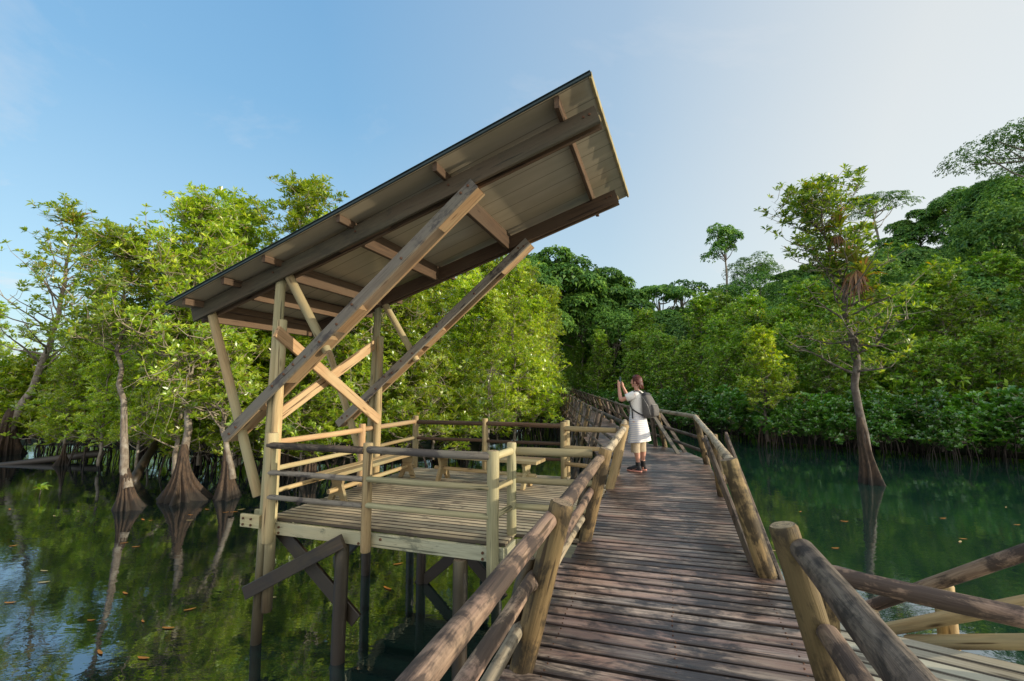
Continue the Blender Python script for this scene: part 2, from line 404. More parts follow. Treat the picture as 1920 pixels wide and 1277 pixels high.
ground = bpy.data.objects.new('ground', me); COL.objects.link(ground); tag(ground, 'dark muddy forest ground rising into the hill on the right', 'ground', kind='structure')

# ---- water
me = bpy.data.meshes.new('water')
me.from_pydata([(-900, -900, WATER), (900, -900, WATER), (900, 1500, WATER), (-900, 1500, WATER)], [], [(0, 1, 2, 3)]); me.update()
mw, nt = new_mat('calm_lagoon_water'); L = nt.links.new
g = N(nt, 'ShaderNodeNewGeometry')
w1 = noise(nt, vscale(nt, g.outputs['Position'], (1., 1.6, 1)), 2.2, 3, .55, .3)
w2 = noise(nt, vscale(nt, g.outputs['Position'], (1, 1.5, 1)), 9., 3, .6, .2)
w3 = noise(nt, g.outputs['Position'], .35, 2, .5)
wr = ramp(nt, [(.4, .15), (.65, 1.)]); L(w3, wr.inputs[0])
hgt = math_n(nt, 'ADD', w1, math_n(nt, 'MULTIPLY', math_n(nt, 'MULTIPLY', w2, .35), wr.outputs[0]))
b = N(nt, 'ShaderNodeBump'); b.inputs['Strength'].default_value = .030; b.inputs['Distance'].default_value = .10; L(hgt, b.inputs['Height'])
sepx = N(nt, 'ShaderNodeSeparateXYZ'); L(g.outputs['Position'], sepx.inputs[0])
rw = ramp(nt, [(0., (.003, .010, .012)), (1., (.010, .036, .026))])
L(math_n(nt, 'MULTIPLY_ADD', sepx.outputs['X'], .06, .35), rw.inputs[0])
d = N(nt, 'ShaderNodeBsdfDiffuse'); L(rw.outputs[0], d.inputs[0])
gl = N(nt, 'ShaderNodeBsdfGlossy'); gl.inputs['Roughness'].default_value = .02; gl.inputs[0].default_value = (.88, .93, .98, 1); L(b.outputs[0], gl.inputs['Normal'])
fr = N(nt, 'ShaderNodeFresnel'); fr.inputs['IOR'].default_value = 1.62; L(b.outputs[0], fr.inputs['Normal'])
mx = N(nt, 'ShaderNodeMixShader'); L(math_n(nt, 'MINIMUM', math_n(nt, 'MULTIPLY_ADD', fr.outputs[0], 1.0, .20), .95), mx.inputs[0]); L(d.outputs[0], mx.inputs[1]); L(gl.outputs[0], mx.inputs[2])
o = N(nt, 'ShaderNodeOutputMaterial'); L(mx.outputs[0], o.inputs[0])
me.materials.append(mw); water = bpy.data.objects.new('water', me); COL.objects.link(water)
tag(water, 'calm dark green lagoon water mirroring trees and sky', 'water', kind='structure')

# ---- far ridge
pts = []; fcs = []
xs = np.linspace(-60, 420, 90)
for i, x in enumerate(xs):
    h = 24+14*math.exp(-((x-150)/70)**2)+3*sin(x*.11)+2*sin(x*.31+1)+1.2*sin(x*.9)
    pts += [(x, 330-.12*x, -3), (x, 345-.12*x, h*.6), (x, 375-.12*x, h+random.uniform(-.8, .8))]
    if i: a = 3*(i-1); c = 3*i; fcs += [(a, c, c+1, a+1), (a+1, c+1, c+2, a+2)]
me = bpy.data.meshes.new('hills'); me.from_pydata(pts, [], fcs); me.update()
me.polygons.foreach_set('use_smooth', [True]*len(fcs))
me.materials.append(plain('distant_ridge', (.09, .15, .155), .95, 0, .05, .35, .1))  # bluish base colour stands in for distance haze
hl = bpy.data.objects.new('hills', me); COL.objects.link(hl); tag(hl, 'hazy bluish ridge far behind the forest', 'hills', kind='structure')

# ================================================================== BOARDWALK
bw = thing('boardwalk', W(4.6, -2, 0), 'long weathered timber boardwalk with leaning log railings running away to the forest', 'boardwalk')
TL, TR = 3.75, 5.42
def deck_strip(mb, quad0, quad1, w, gap, th=.035, ztop=0.0, jitter=.012, hump=0):
    """planks laid between line quad0 (left,right) and quad1 (left,right)"""
    l0, r0 = quad0; l1, r1 = quad1
    Lm = ((l1-l0).length+(r1-r0).length)/2; n = max(1, int(Lm/(w+gap)))
    for i in range(n):
        f = (i+.5)/n
        a = l0.lerp(l1, f); b_ = r0.lerp(r1, f); d = (b_-a).normalized()
        a = a-d*random.uniform(0, jitter); b_ = b_+d*random.uniform(0, jitter)
        zz = ztop-th/2+random.uniform(-.0025, .0025)
        a = Vector((a.x, a.y, a.z+zz+random.uniform(-.002, .002))); b_ = Vector((b_.x, b_.y, b_.z+zz+random.uniform(-.002, .002)))
        wl = Lm/n-gap+random.uniform(-.003, .003)
        mb.beam(a, b_, wl, th, ch=.004, plank=True)
mb = MB()
deck_strip(mb, (W(TL-.12, -5.6), W(TR+.1, -5.6)), (W(TL-.1, -.12), W(TR+.16, -.05)), .106, .027)
mb.obj('deck', M['deckold'], bw, origin=W(4.6, -2))
mb = MB()
BL = Vector((1.80, 8.18, 0)); FD = Vector((.0625, 1, 0)).normalized(); FR = Vector((FD.y, -FD.x, 0))
cornerR = W(TR+.05, 5.75); 
deck_strip(mb, (W(TL-.02, -.10, -.006), W(TR+.02, -.03, -.006)), (BL.copy(), W(TR, 4.1)), .082, .021)
# fan through the bend
f1 = BL + FD*3.4; c2 = Vector((4.08, 10.95, 0)); 
deck_strip(mb, (BL+FD*.01, W(TR, 4.12)), (BL+FD*1.6, W(TR+.02, 6.15)), .09, .012)
deck_strip(mb, (BL+FD*1.61, W(TR+.02, 6.16)), (BL+FD*3.0, Vector((4.15, 11.2, 0))), .09, .012)
deck_strip(mb, (BL+FD*3.01, Vector((4.14, 11.21, 0))), (BL+FD*4.2, Vector((3.72, 12.45, 0))), .09, .012)
mb.obj('deck', M['deckold'], bw, origin=W(4.6, 2))
# far straight
mb = MB(); FW = 1.62
def FP(side, d, z=0.0):   # point on the far part; side 0 left edge, 1 right edge
    rise = .35*max(0, min(1, (d-6)/30))
    curve = -.0009*max(0, d-30)**2*.3
    p = BL + FD*d + FR*(FW*side + curve); p.z = z+rise; return p
d0 = 4.22
while d0 < 72:
    st = 2.35
    deck_strip(mb, (FP(0, d0), FP(1, d0)), (FP(0, d0+st), FP(1, d0+st)), .095 if d0 < 30 else .22, .012 if d0 < 30 else .02)
    d0 += st
mb.obj('deck', M['deckold'], bw, origin=FP(0, 4.2))
# bearers under the planks
for t in (TL+.12, TR-.12):
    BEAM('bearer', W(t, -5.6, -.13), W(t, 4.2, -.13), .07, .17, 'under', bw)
for sd in (.06, .94):
    mb = MB()
    for k in range(0, 30): mb.beam(FP(sd, .3+k*2.35, -.135), FP(sd, .3+(k+1)*2.35, -.135), .07, .18)
    mb.obj('bearer', M['under'], bw, origin=FP(sd, 0))
# nails
mb = MB()
for t in (TL+.14, 4.6, TR-.13):
    n = 42
    for i in range(n):
        s_ = -5.58+(i+.5)*(5.5/ n)
        for e in (-.03, .03):
            c = W(t+random.uniform(-.01, .01), s_+e+random.uniform(-.006, .006), .0005)
            mb.log(c-Vector((0, 0, .004)), c+Vector((0, 0, .002)), .0055, n=6, seg=1, wob=0, caps=True)
mb.obj('nail', M['bolt'], bw, origin=W(4.6, -2))['kind'] = 'stuff'

ZR = (.84, .50, .22)
def lean_pt(base_t, side, z):      # lean inward towards the deck
    return base_t + side*(.285/.95)*z
# ---- near left rail posts: s = -4.2, -1.83, .43, 2.88, 3.98
LS = [-6.4, -4.15, -1.83, .43, 2.88]
lp = {}
for s_ in LS:
    mat = 'postold' if s_ < 2 else 'pine'
    top = .93 if s_ != 2.88 else .98
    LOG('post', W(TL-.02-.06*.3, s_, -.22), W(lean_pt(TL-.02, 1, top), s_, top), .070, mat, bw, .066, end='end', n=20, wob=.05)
LOG('post', Vector((1.80, 8.3, -.2)), Vector((2.03, 8.24, .95)), .065, 'postold', bw, n=12)
def rail_seq(ss, z_list, side, tb, mats, over=.08, r=(.047, .042, .037)):
    for k in range(len(ss)-1):
        for zi, z in enumerate(z_list):
            tt = lean_pt(tb, side, z) - side*(.01 if zi == 0 else .02)
            a = W(tt+random.uniform(-.01, .01), ss[k]-over*(.3 if zi == 0 else 1), z+random.uniform(-.012, .012))
            b_ = W(tt+random.uniform(-.01, .01), ss[k+1]+over*.4, z+random.uniform(-.012, .012))
            rr = r[zi]*random.uniform(.95, 1.06)
            LOG('rail', a, b_, rr, mats[(k*3+zi) % len(mats)], bw, rr*.93, n=16, wob=.09, bend=.008)
rail_seq(LS[:4], (.83, .49, .21), 1, TL-.045, ['logold', 'logold', 'logpale'])
for zi, z in enumerate((.87, .50, .22)):
    tt = lean_pt(TL-.02, 1, z)
    if zi == 0: LOG('rail', W(tt, .40, z), W(tt+.01, 2.86, z+.04), .047, 'logpale', bw, n=14, wob=.08)
LOG('rail', W(3.98, 2.9, .93), Vector((2.03, 8.3, .93)), .045, 'logpale', bw, n=12)
LOG('rail', W(3.86, 2.9, .50), Vector((1.92, 8.3, .50)), .038, 'logold', bw, n=12)
LOG('rail', W(3.78, 2.9, .22), Vector((1.85, 8.3, .22)), .036, 'logold', bw, n=12)
# second skin of near post: the half-round packer behind each old post
for s_ in (-1.83, .43):
    LOG('packer', W(TL-.15, s_+.02, -.22), W(lean_pt(TL-.13, 1, .60), s_+.02, .60), .045, 'under', bw, n=10)

# ---- near right rail
RS = [-4.3, -2.0]
for s_ in RS:
    LOG('post', W(TR-.02, s_, -.3), W(5.08, s_, .95), .064, 'postold', bw, .061, end='endpale', n=20, wob=.05)
LOG('post', W(TR-.04, 0.0, -.02), W(5.11, 0.0, .945), .073, 'postold', bw, .070, n=20, wob=.05)
LOG('post', W(TR-.03, 2.87, -.25), W(5.27, 2.87, .87), .064, 'postold', bw, n=14)
LOG('post', W(TR+.03, 5.65, -.25), W(5.23, 5.65, .96), .062, 'postold', bw, n=14)
LOG('rail', W(5.15, -2.04, .86), W(5.13, -4.4, .84), .052, 'logdark', bw, .060, n=18, wob=.08)
LOG('rail', W(5.22, -2.06, .52), W(5.25, -4.4, .47), .046, 'logold', bw, .055, n=18, wob=.1)
LOG('rail', W(5.34, -2.06, .20), W(5.36, -4.4, .18), .045, 'logold', bw, .05, n=16, wob=.1)
LOG('rail', W(5.14, -.02, .90), W(5.25, 2.87, .84), .046, 'logpale', bw, n=14, wob=.08)
LOG('rail', W(5.26, 2.85, .83), W(5.22, 5.66, .93), .045, 'logpale', bw, n=14, wob=.08)
LOG('rail', W(5.37, 2.9, .48), W(5.36, 5.6, .50), .038, 'logold', bw, n=12)
LOG('rail', W(5.42, 2.9, .20), W(5.43, 5.6, .22), .036, 'logold', bw, n=12)
# diagonal double planks beside the posts
BEAM('brace', W(5.30, .02, -.02), W(5.13, 2.45, .84), .035, .13, 'logdark', bw)
BEAM('brace', W(5.48, -.02, -.10), W(5.41, 2.58, .88), .035, .13, 'logdark', bw)
# ---- bend to the far straight, right hand side
pb = Vector((4.00, 12.0, -.2)); pt = Vector((3.73, 11.87, .96))
LOG('post', pb, pt, .062, 'postold', bw, n=12)
LOG('post', pb+Vector((-.22, .15, 0)), pt+Vector((-.10, .1, -.06)), .055, 'logdark', bw, n=10)
c5 = W(5.23, 5.65, .94)
LOG('rail', c5, Vector((3.73, 11.87, .93)), .045, 'logpale', bw, n=12)
LOG('rail', W(5.36, 5.65, .50), Vector((3.86, 11.9, .52)), .036, 'logdark', bw, n=10)
LOG('rail', W(5.42, 5.65, .22), Vector((3.95, 11.95, .24)), .034, 'logdark', bw, n=10)
BEAM('brace', Vector((3.86, 10.75, -.02)), Vector((3.66, 11.9, .80)), .10, .035, 'pine_grey', bw)
BEAM('brace', Vector((4.10, 10.95, -.02)), Vector((3.86, 12.0, .84)), .10, .035, 'logdark', bw)
# ---- far railing, both sides, every 2.35 m
nb = 30
lastL = Vector((2.03, 8.3, 0)); lastR = Vector((3.73, 11.87, 0))
stuff = MB(); stuffr = MB(); stuffb = MB()
for side in (0, 1):
    ds = [3.7+2.35*k for k in range(nb)] if side == 0 else [6.0+2.35*k for k in range(nb-1)]
    prev = None
    for k, d_ in enumerate(ds):
        sg = 1 if side == 0 else -1
        base = FP(side, d_, -.25) + FR*(-.03*sg); top = FP(side, d_, .95) + FR*(.24*sg+random.uniform(-.03, .03)) + FD*random.uniform(-.03, .03)
        lod = k > 13
        mt = random.choice(['postold', 'logdark', 'logdark', 'logdark'])
        if lod: stuff.log(base, top, .06, n=6, seg=1)
        else: LOG('post', base, top, .062, mt, bw, n=10 if k < 6 else 7)
        if prev is None: prev = (lastL if side == 0 else lastR).copy()
        for zi, z in enumerate((.90, .52, .24)):
            q0 = FP(side, d_, z) + FR*(sg*.25*z)
            if k == 0: q1 = Vector((prev.x-sg*.25*(.95-z)*1.0, prev.y, z))
            else: q1 = FP(side, ds[k-1], z) + FR*(sg*.25*z)
            if k <= 9: LOG('rail', q1, q0, .040-.004*zi, random.choice(['logdark', 'logdark', 'logold']), bw, n=8 if k > 3 else 10)
            else: stuffr.log(q1, q0, .038, n=5, seg=1)
        # plank braces: foot on the deck edge, leaning along the rail to the next post head
        q0 = FP(side, d_, -.1) + FR*(-sg*.10); q1 = FP(side, d_+1.15, .86) + FR*(sg*.30)
        q2 = FP(side, d_-.05, .02)+FR*(sg*.10); q3 = FP(side, d_-1.0, .90)+FR*(sg*.16)
        if k <= 9:
            BEAM('brace', q0, q1, .035, .11, 'logdark', bw)
            BEAM('brace', q2, q3, .035, .10, random.choice(['logdark', 'pine_grey']), bw)
        else: stuffb.beam(q0, q1, .035, .11); stuffb.beam(q2, q3, .035, .1)
for m_, nm, mt in ((stuff, 'post', 'postold'), (stuffr, 'rail', 'logdark'), (stuffb, 'brace', 'logdark')):
    m_.obj(nm, M[mt], bw, M['end'], origin=FP(0, 40))['kind'] = 'stuff'
# ---- piles
for t in (TL+.1, TR-.1):
    for s_ in (-4.2, -1.83, .43, 2.88):
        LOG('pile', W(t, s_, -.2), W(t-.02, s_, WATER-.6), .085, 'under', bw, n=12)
pl = MB()
for k in range(30):
    for side in (0, 1):
        sg = 1 if side == 0 else -1
        a_ = FP(side, .6+2.35*k, -.2)+FR*(sg*.1); b_ = a_ + FR*(-sg*.30); b_.z = WATER-.5
        a2 = FP(side, 1.7+2.35*k, -.2)+FR*(sg*.0); b2 = a2 + FR*(-sg*.42)+FD*.1; b2.z = WATER-.5
        if k < 14: LOG('pile', a_, b_, .085, 'under', bw, n=8, seg=3)
        else: pl.log(a_, b_, .085, n=6, seg=1)
        pl.log(a2, b2, .07, n=6, seg=1)
        pl.beam(FP(side, .6+2.35*k, -.25)+FR*(-sg*.1), FP(side, 2.5+2.35*k, -1.3)+FR*(-sg*.22), .05, .14)
        pl.beam(FP(side, 2.5+2.35*k, -.25)+FR*(-sg*.1), FP(side, .6+2.35*k, -1.3)+FR*(-sg*.2), .05, .14)
pl.obj('pile', M['under'], bw, origin=FP(0, 20))['kind'] = 'stuff'

# ================================================================== VIEWING PLATFORM
pf = thing('viewing_platform', W(1.5, 1.7, 0), 'square timber viewing platform with log railings standing over the water', 'platform')
S1 = 3.5
mb = MB()
nbd = int(S1/.103)
for i in range(nbd):
    s_ = .035+(i+.5)*S1/nbd
    t1 = 3.03 if (s_ < .33 or s_ > 3.12) else 3.72
    mb.beam(W(-.02+random.uniform(-.006, .004), s_, -.018), W(t1+random.uniform(-.004, .006), s_, -.018), S1/nbd-.018, .034, ch=.004, plank=True)
mb.obj('deck', M['decknew'], pf, origin=W(1.5, 1.7))
BEAM('fascia', W(-.0, .022, -.112), W(3.02, .022, -.112), .045, .145, 'fascia', pf)
BEAM('fascia', W(3.03, .03, -.125), W(3.03, .32, -.125), .045, .17, 'fascia', pf)
BEAM('fascia', W(3.06, .33, -.125), W(3.72, .33, -.125), .045, .17, 'fascia', pf)
BEAM('fascia', W(-.03, .05, -.125), W(-.03, S1, -.125), .045, .17, 'fascia', pf)
BEAM('fascia', W(.0, S1+.03, -.125), W(3.02, S1+.03, -.125), .045, .17, 'fascia', pf)
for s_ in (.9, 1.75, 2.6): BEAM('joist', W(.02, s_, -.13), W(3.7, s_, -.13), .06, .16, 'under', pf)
# bearer that sticks out at the front left corner
BEAM('bearer', W(-.27, -.10, -.02), W(.02, -.10, -.02), .045, .15, 'pine_green', pf)
BEAM('bearer', W(-.27, .10, -.02), W(-.04, .10, -.02), .045, .15, 'pine_green', pf)
# posts
def ppost(t, s_, zb, zt, mat='pine_green', r=.055, **kw): return LOG('post', W(t, s_, zb), W(t, s_, zt), r, mat, pf, n=16, wob=.04, end='endpale', **kw)
ppost(.12, -.085, -.25, 1.02, 'pine', .068)
ppost(1.45, -.06, -.22, .95, 'pine', .055)
ppost(2.93, -.06, -.36, .93, 'pine_green', .062)
ppost(3.0, .33, .0, .97, 'pine_green', .052)
ppost(.0, 1.82, -.2, .97, 'pine_orange', .052)
ppost(.0, S1, -.2, .99, 'pine', .055)
ppost(1.45, S1, -.2, .97, 'pine', .052)
ppost(2.97, S1+.05, -.2, .97, 'pine', .055)
ppost(3.0, 3.12, 0, .97, 'pine', .052)
# rails: top, middle, low
RZ = (.875, .565, .285)
def prails(p, q, mats, rr=(.040, .031, .030), zs=RZ):
    for z, m_, r_ in zip(zs, mats, rr):
        LOG('rail', W(p[0], p[1], z+random.uniform(-.008, .008)), W(q[0], q[1], z+random.uniform(-.008, .008)), r_, m_, pf, n=12, wob=.07, bend=.005, end='endpale')
prails((.10, -.12), (1.42, -.09), ('logdark', 'pine_grey', 'pine_grey'))
prails((1.47, -.09), (2.91, -.09), ('pine_grey', 'pine_green', 'pine_green'))
prails((2.95, -.04), (3.0, .30), ('pine_green', 'pine_green', 'pine_green'))
prails((3.03, .36), (3.86, .43), ('pine_green', 'pine_green', 'pine_green'), rr=(.045, .034, .032))
prails((.0, .05), (.0, 1.80), ('pine_orange', 'pine', 'pine'))
prails((.0, 1.84), (.0, S1), ('pine_orange', 'pine', 'pine'))
prails((.02, S1), (1.43, S1), ('rafter', 'rafter', 'rafter'))
prails((1.47, S1), (2.95, S1+.03), ('rafter', 'rafter', 'rafter'))
prails((2.98, S1), (3.0, 3.14), ('pine', 'pine', 'pine'))
prails((3.03, 3.10), (3.88, 2.92), ('pine', 'pine', 'pine'), rr=(.042, .034, .032))
# piles and cross braces
for (t, s_, r_) in ((-.10, .02, .062), (1.09, .02, .075), (2.55, .02, .075), (-.05, 2.1, .075), (.95, 2.1, .075), (2.2, 2.1, .075), (1.5, 3.4, .075), (2.9, 3.4, .075), (0, 3.4, .075), (3.0, 1.2, .075)):
    if t != -.10: LOG('pile', W(t, s_, -.2), W(t-.01, s_, WATER-.7), r_, 'under', pf, n=12)
BEAM('cross_brace', W(1.18, -.09, -.12), W(-.17, -.09, -.85), .045, .15, 'under', pf)
BEAM('cross_brace', W(.10, .10, -.14), W(1.25, .10, -1.03), .045, .17, 'under', pf)
BEAM('cross_brace', W(1.2, .18, -.16), W(.3, .9, -.8), .045, .15, 'under', pf)
BEAM('cross_brace', W(1.02, 2.1, -.3), W(2.3, 2.1, -1.5), .05, .16, 'under', pf)
BEAM('cross_brace', W(2.3, 2.1, -.3), W(.9, 2.1, -1.5), .05, .16, 'under', pf)
# bolts
def bolt(par, c, d, r=.014):
    c = Vector(c); d = Vector(d).normalized(); MB().log(c, c+d*.012, r, n=8, seg=1, wob=0).obj('bolt', M['bolt'], par, origin=c)
for (t, z) in ((.2, -.09), (.2, -.155), (1.32, -.16), (1.60, -.09), (2.80, -.10), (2.80, -.16)): bolt(pf, W(t, -.001, z), -A)
for (t, z) in ((-.22, .01), (-.22, -.06), (-.10, .01), (-.10, -.06)): bolt(pf, W(t, -.125, z), -A)

# ================================================================== SHELTER
sh = thing('shelter', W(0, 1, 0), 'slanted timber shelter with a lean-to sheet roof rising over the boardwalk', 'shelter')
SB = 2.1
def bz(t): return 2.87+.334*t            # underside of main beams
def rz(t): return 3.105+.356*t            # underside of roof sheet
for s_ in (0, SB):
    near = s_ == 0
    for e in (-.060, .060):
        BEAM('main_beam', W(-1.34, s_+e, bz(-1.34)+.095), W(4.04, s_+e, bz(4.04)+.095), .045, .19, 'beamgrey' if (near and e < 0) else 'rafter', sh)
    LOG('beam_core', W(3.2, s_, bz(3.2)+.08), W(4.06, s_, bz(4.06)+.08), .038, 'pine', sh, end='endpale', n=14)
    LOG('beam_core', W(-1.3, s_, bz(-1.3)+.09), W(-.2, s_, bz(-.2)+.09), .038, 'rafter', sh, end='endpale', n=14)
    BEAM('spacer', W(.9, s_, bz(.9)+.07), W(1.6, s_, bz(1.6)+.07), .07, .10, 'rafter', sh)
    # long poles
    LOG('pole', W(-.10, s_+.02, WATER-.6 if near else -.3), W(.03, s_+.02, bz(0)+.05), .062, 'pine_green', sh, .058, n=16, wob=.03, end='endpale')
    LOG('pole', W(.075, s_, -1.06 if near else -.2), W(.10, s_, 2.40), .062, 'pine', sh, .055, n=16, wob=.04, end='endpale')
    LOG('strut', W(-1.10, s_, bz(-1.1)+.06), W(-.14, s_-.0, .24), .055, 'pine', sh, .060, n=14, wob=.03)
    LOG('strut', W(.16, s_, bz(.16)+.04), W(.80, s_, 1.98), .055, 'pine', sh, n=14, wob=.03)
    # long inclined brace: two planks and packers
    a0, z0, a1, z1 = -.62, .93, 2.72, 3.76
    for e in (-.105, .105):
        BEAM('long_brace', W(a0, s_+e, z0), W(a1, s_+e, z1), .038, .125, ('pine_grey' if e < 0 else 'pine_orange'), sh)
    for (f0, f1) in ((.0, .14), (.26, .44), (.47, .56), (.86, 1.0)):
        BEAM('packer', W(a0+(a1-a0)*f0, s_, z0+(z1-z0)*f0-.01), W(a0+(a1-a0)*f1, s_, z0+(z1-z0)*f1-.01), .17, .10, 'pine_orange', sh)
    for f in (.03, .06, .22, .27, .31, .36, .42, .49, .55, .74, .955, .98):
        c = W(a0+(a1-a0)*f, s_-.124, z0+(z1-z0)*f+random.choice((-.025, .025))); bolt(sh, c, -A, .015)
    for t in (.0, 1.2, 2.4, 3.9, 3.96): bolt(sh, W(t, s_-.083, bz(t)+.12), -A, .013)
# cross between the two frames
BEAM('cross_brace', W(.16, -.14, 2.24), W(.16, 2.02, 1.02), .045, .15, 'pine_orange', sh)
BEAM('cross_brace', W(.0, .02, 1.16), W(.0, 2.1, 2.28), .045, .15, 'pine_orange', sh)
# purlins
for t in (-1.16, -.53, .1, 1.15, 2.36, 3.68):
    g0 = bz(t)+.19; g1 = rz(t); h = max(.085, g1-g0)
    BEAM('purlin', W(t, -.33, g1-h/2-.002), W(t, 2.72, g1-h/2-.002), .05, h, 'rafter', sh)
for t in (-1.27, -.50, .13, 1.18, 2.39):
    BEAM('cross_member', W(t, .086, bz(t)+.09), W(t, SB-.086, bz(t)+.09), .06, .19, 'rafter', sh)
# roof sheet: flat lining below, ribbed metal on top with stepped edge
def roof_panel():
    mb = MB(); th = .028
    t0, t1, s0, s1 = -1.38, 4.00, -.35, 2.75; ns = 24; nt_ = 12
    rows = []
    for lay in (0, 1):
        g = []
        for i in range(nt_+1):
            row = []
            for j in range(ns+1):
                t = t0+(t1+.15*(j/ns)-t0)*i/nt_; s_ = s0+(s1-s0)*j/ns
                row.append(len(mb.v)); mb.v.append(W(t, s_, rz(t)+lay*th)); mb.lc.append((t, s_, 0)); mb.rn.append(.5)
            g.append(row)
        rows.append(g)
    for i in range(nt_):
        for j in range(ns):
            a = rows[0]; mb.f.append((a[i][j], a[i][j+1], a[i+1][j+1], a[i+1][j])); mb.mi.append(0); mb.sm.append(False)
            a = rows[1]; mb.f.append((a[i][j], a[i+1][j], a[i+1][j+1], a[i][j+1])); mb.mi.append(0); mb.sm.append(False)
    def side(lst0, lst1):
        for k in range(len(lst0)-1): mb.f.append((lst0[k], lst1[k], lst1[k+1], lst0[k+1])); mb.mi.append(0); mb.sm.append(False)
    side(rows[0][0], rows[1][0]); side(rows[0][-1], rows[1][-1])
    side([r_[0] for r_ in rows[0]], [r_[0] for r_ in rows[1]]); side([r_[-1] for r_ in rows[0]], [r_[-1] for r_ in rows[1]])
    return mb
rp = roof_panel().obj('roof_lining', M['ceil'], sh, origin=W(1, 1, 3))
mb = MB(); prof = []
s_ = -.39
while s_ < 2.78:
    for ds, dz in ((0, .034), (.06, .034), (.075, .062), (.105, .062), (.12, .034)): prof.append((s_+ds, dz))
    s_ += .20
rings = []
for t in (-1.42, 4.015):
    up = [W(t+(.15*(s_+.35)/3.1 if t > 0 else 0), s_, rz(t+(.15*(s_+.35)/3.1 if t > 0 else 0))+dz) for s_, dz in prof]
    dn = [W(t+(.15*(s_+.35)/3.1 if t > 0 else 0), s_, rz(t+(.15*(s_+.35)/3.1 if t > 0 else 0))+dz-.004) for s_, dz in prof[::-1]]
    rings.append(up+dn)
mb.loft(rings); mb.sm = [False]*len(mb.sm)
mb.obj('roof_sheet', M['metaldark'], sh, origin=W(1, 1, 3))
BEAM('edge_trim', W(-1.42, -.365, rz(-1.42)+.02), W(4.02, -.365, rz(4.02)+.02), .02, .045, 'metaldark', sh)
# stepped tile ends at the high eave
mt = plain('eave_trim', (.34, .28, .13), .5, .2, 8, .25)
M['eave'] = mt
mb = MB()
for k in range(10):
    s0 = -.35+k*.31; tt = 4.00+.15*(k/10)
    mb.beam(W(tt+.012, s0, rz(tt)+.016), W(tt+.026, s0+.30, rz(tt)+.010), .026, .065, ch=.003)
mb.obj('eave_trim', mt, sh, origin=W(4.05, 1, 4.5))

# ================================================================== BENCHES
def bench(c, axis, length, width, label, legs=(.12, .88)):
    c = Vector(c); axis = Vector(axis).normalized(); cr = Vector((axis.y, -axis.x, 0)); H = .44
    t = thing('bench', c, label, 'bench', 'timber trestle benches on the platform')
    for e in (-.5, .5):
        o_ = c + cr*(e*(width/2+.006)); w = width/2-.008
        BEAM('seat_plank', o_-axis*(length/2)+Vector((0, 0, H-.025)), o_+axis*(length/2)+Vector((0, 0, H-.025)), w, .048, 'pine', t)
    for f in legs:
        p = c + axis*(length*(f-.5)); w = width*.42
        pts = [(-w*1.12, 0), (-w*.62, 0), (-w*.28, .10), (w*.28, .10), (w*.62, 0), (w*1.12, 0), (w*.52, .24), (w*.80, .38), (-w*.80, .38), (-w*.52, .24)]
        MB().prism(pts, p+Vector((0, 0, .004)), cr, Vector((0, 0, 1)), axis, .05).obj('leg', M['pine'], t, origin=p)
    LOG('stretcher', c-axis*(length*.46)+Vector((0, 0, .19)), c+axis*(length*.46)+Vector((0, 0, .19)), .032, 'pine', t, end='endpale', n=12)
    return t
bench(W(.36, 1.72, 0), A, 2.35, .34, 'long bench along the left railing under the shelter roof')
bench(W(1.78, 2.58, 0), (B*1-A*.10), 2.0, .42, 'bench across the back of the platform near the boardwalk')

# ================================================================== SIDE LANDING ON THE RIGHT
sp = thing('side_landing', W(6.2, -1.6, 0), 'pale timber side landing with descending log handrails at bottom right', 'landing')
dirL = Vector((.84, -.54, 0)).normalized(); perp = Vector((dirL.y, -dirL.x, 0))
mb = MB(); o_ = Vector((2.16, 3.28, 0))
for k in range(26):
    a = o_ + perp*(.055+k*.118); 
    # start at the walkway edge
    s_now = (a-P0).dot(A); t_now = (a-P0).dot(B)
    need = (TR+.15-t_now)/max(.2, dirL.dot(B)); a = a+dirL*need
    mb.beam(a+Vector((0, 0, -.02)), a+dirL*2.6+Vector((0, 0, -.02)), .104, .034, ch=.004, plank=True)
mb.obj('deck', M['deckpale'], sp, origin=o_)
BEAM('bearer', o_+Vector((0, 0, -.13)), o_+dirL*2.6+Vector((0, 0, -.13)), .05, .16, 'under', sp)
BEAM('bearer', o_+perp*1.2+Vector((.3, 0, -.13)), o_+perp*1.2+dirL*2.6+Vector((0, 0, -.13)), .05, .16, 'under', sp)
LOG('post', Vector((3.02, 3.32, -1.9)), Vector((2.92, 3.22, .26)), .056, 'pine', sp, end='endpale', n=16)
LOG('post', Vector((2.72, 3.62, -1.9)), Vector((2.71, 3.62, -.10)), .055, 'postold', sp, end='endpale', n=14)
LOG('post', Vector((2.95, 2.55, -.3)), Vector((2.98, 2.50, .95)), .056, 'pine', sp, end='endpale', n=14)
LOG('post', Vector((1.90, 2.86, -.3)), Vector((1.90, 2.86, .50)), .045, 'postold', sp, n=12)
for (a, b_, m_) in (((2.73, 3.9, -.26), (3.05, 2.42, .88), 'logold'), ((2.62, 3.75, -.36), (3.05, 2.42, .58), 'pine'), ((2.75, 3.35, -.18), (3.05, 2.42, .31), 'pine')):
    LOG('rail', a, b_, .042, m_, sp, n=14, wob=.06, end='endpale')
LOG('rail', Vector((1.84, 2.90, .47)), Vector((2.95, 2.05, .44)), .052, 'logold', sp, .048, n=16, wob=.08)
LOG('kerb_log', W(5.50, -2.2, .07), W(5.50, -2.2, .07)+dirL*1.6, .055, 'logold', sp, n=14, wob=.08)
for c_ in ((2.6, 2.9), (3.6, 2.2), (3.2, 1.4)): LOG('pile', Vector((c_[0], c_[1], -.2)), Vector((c_[0], c_[1], WATER-.5)), .075, 'under', sp, n=10)


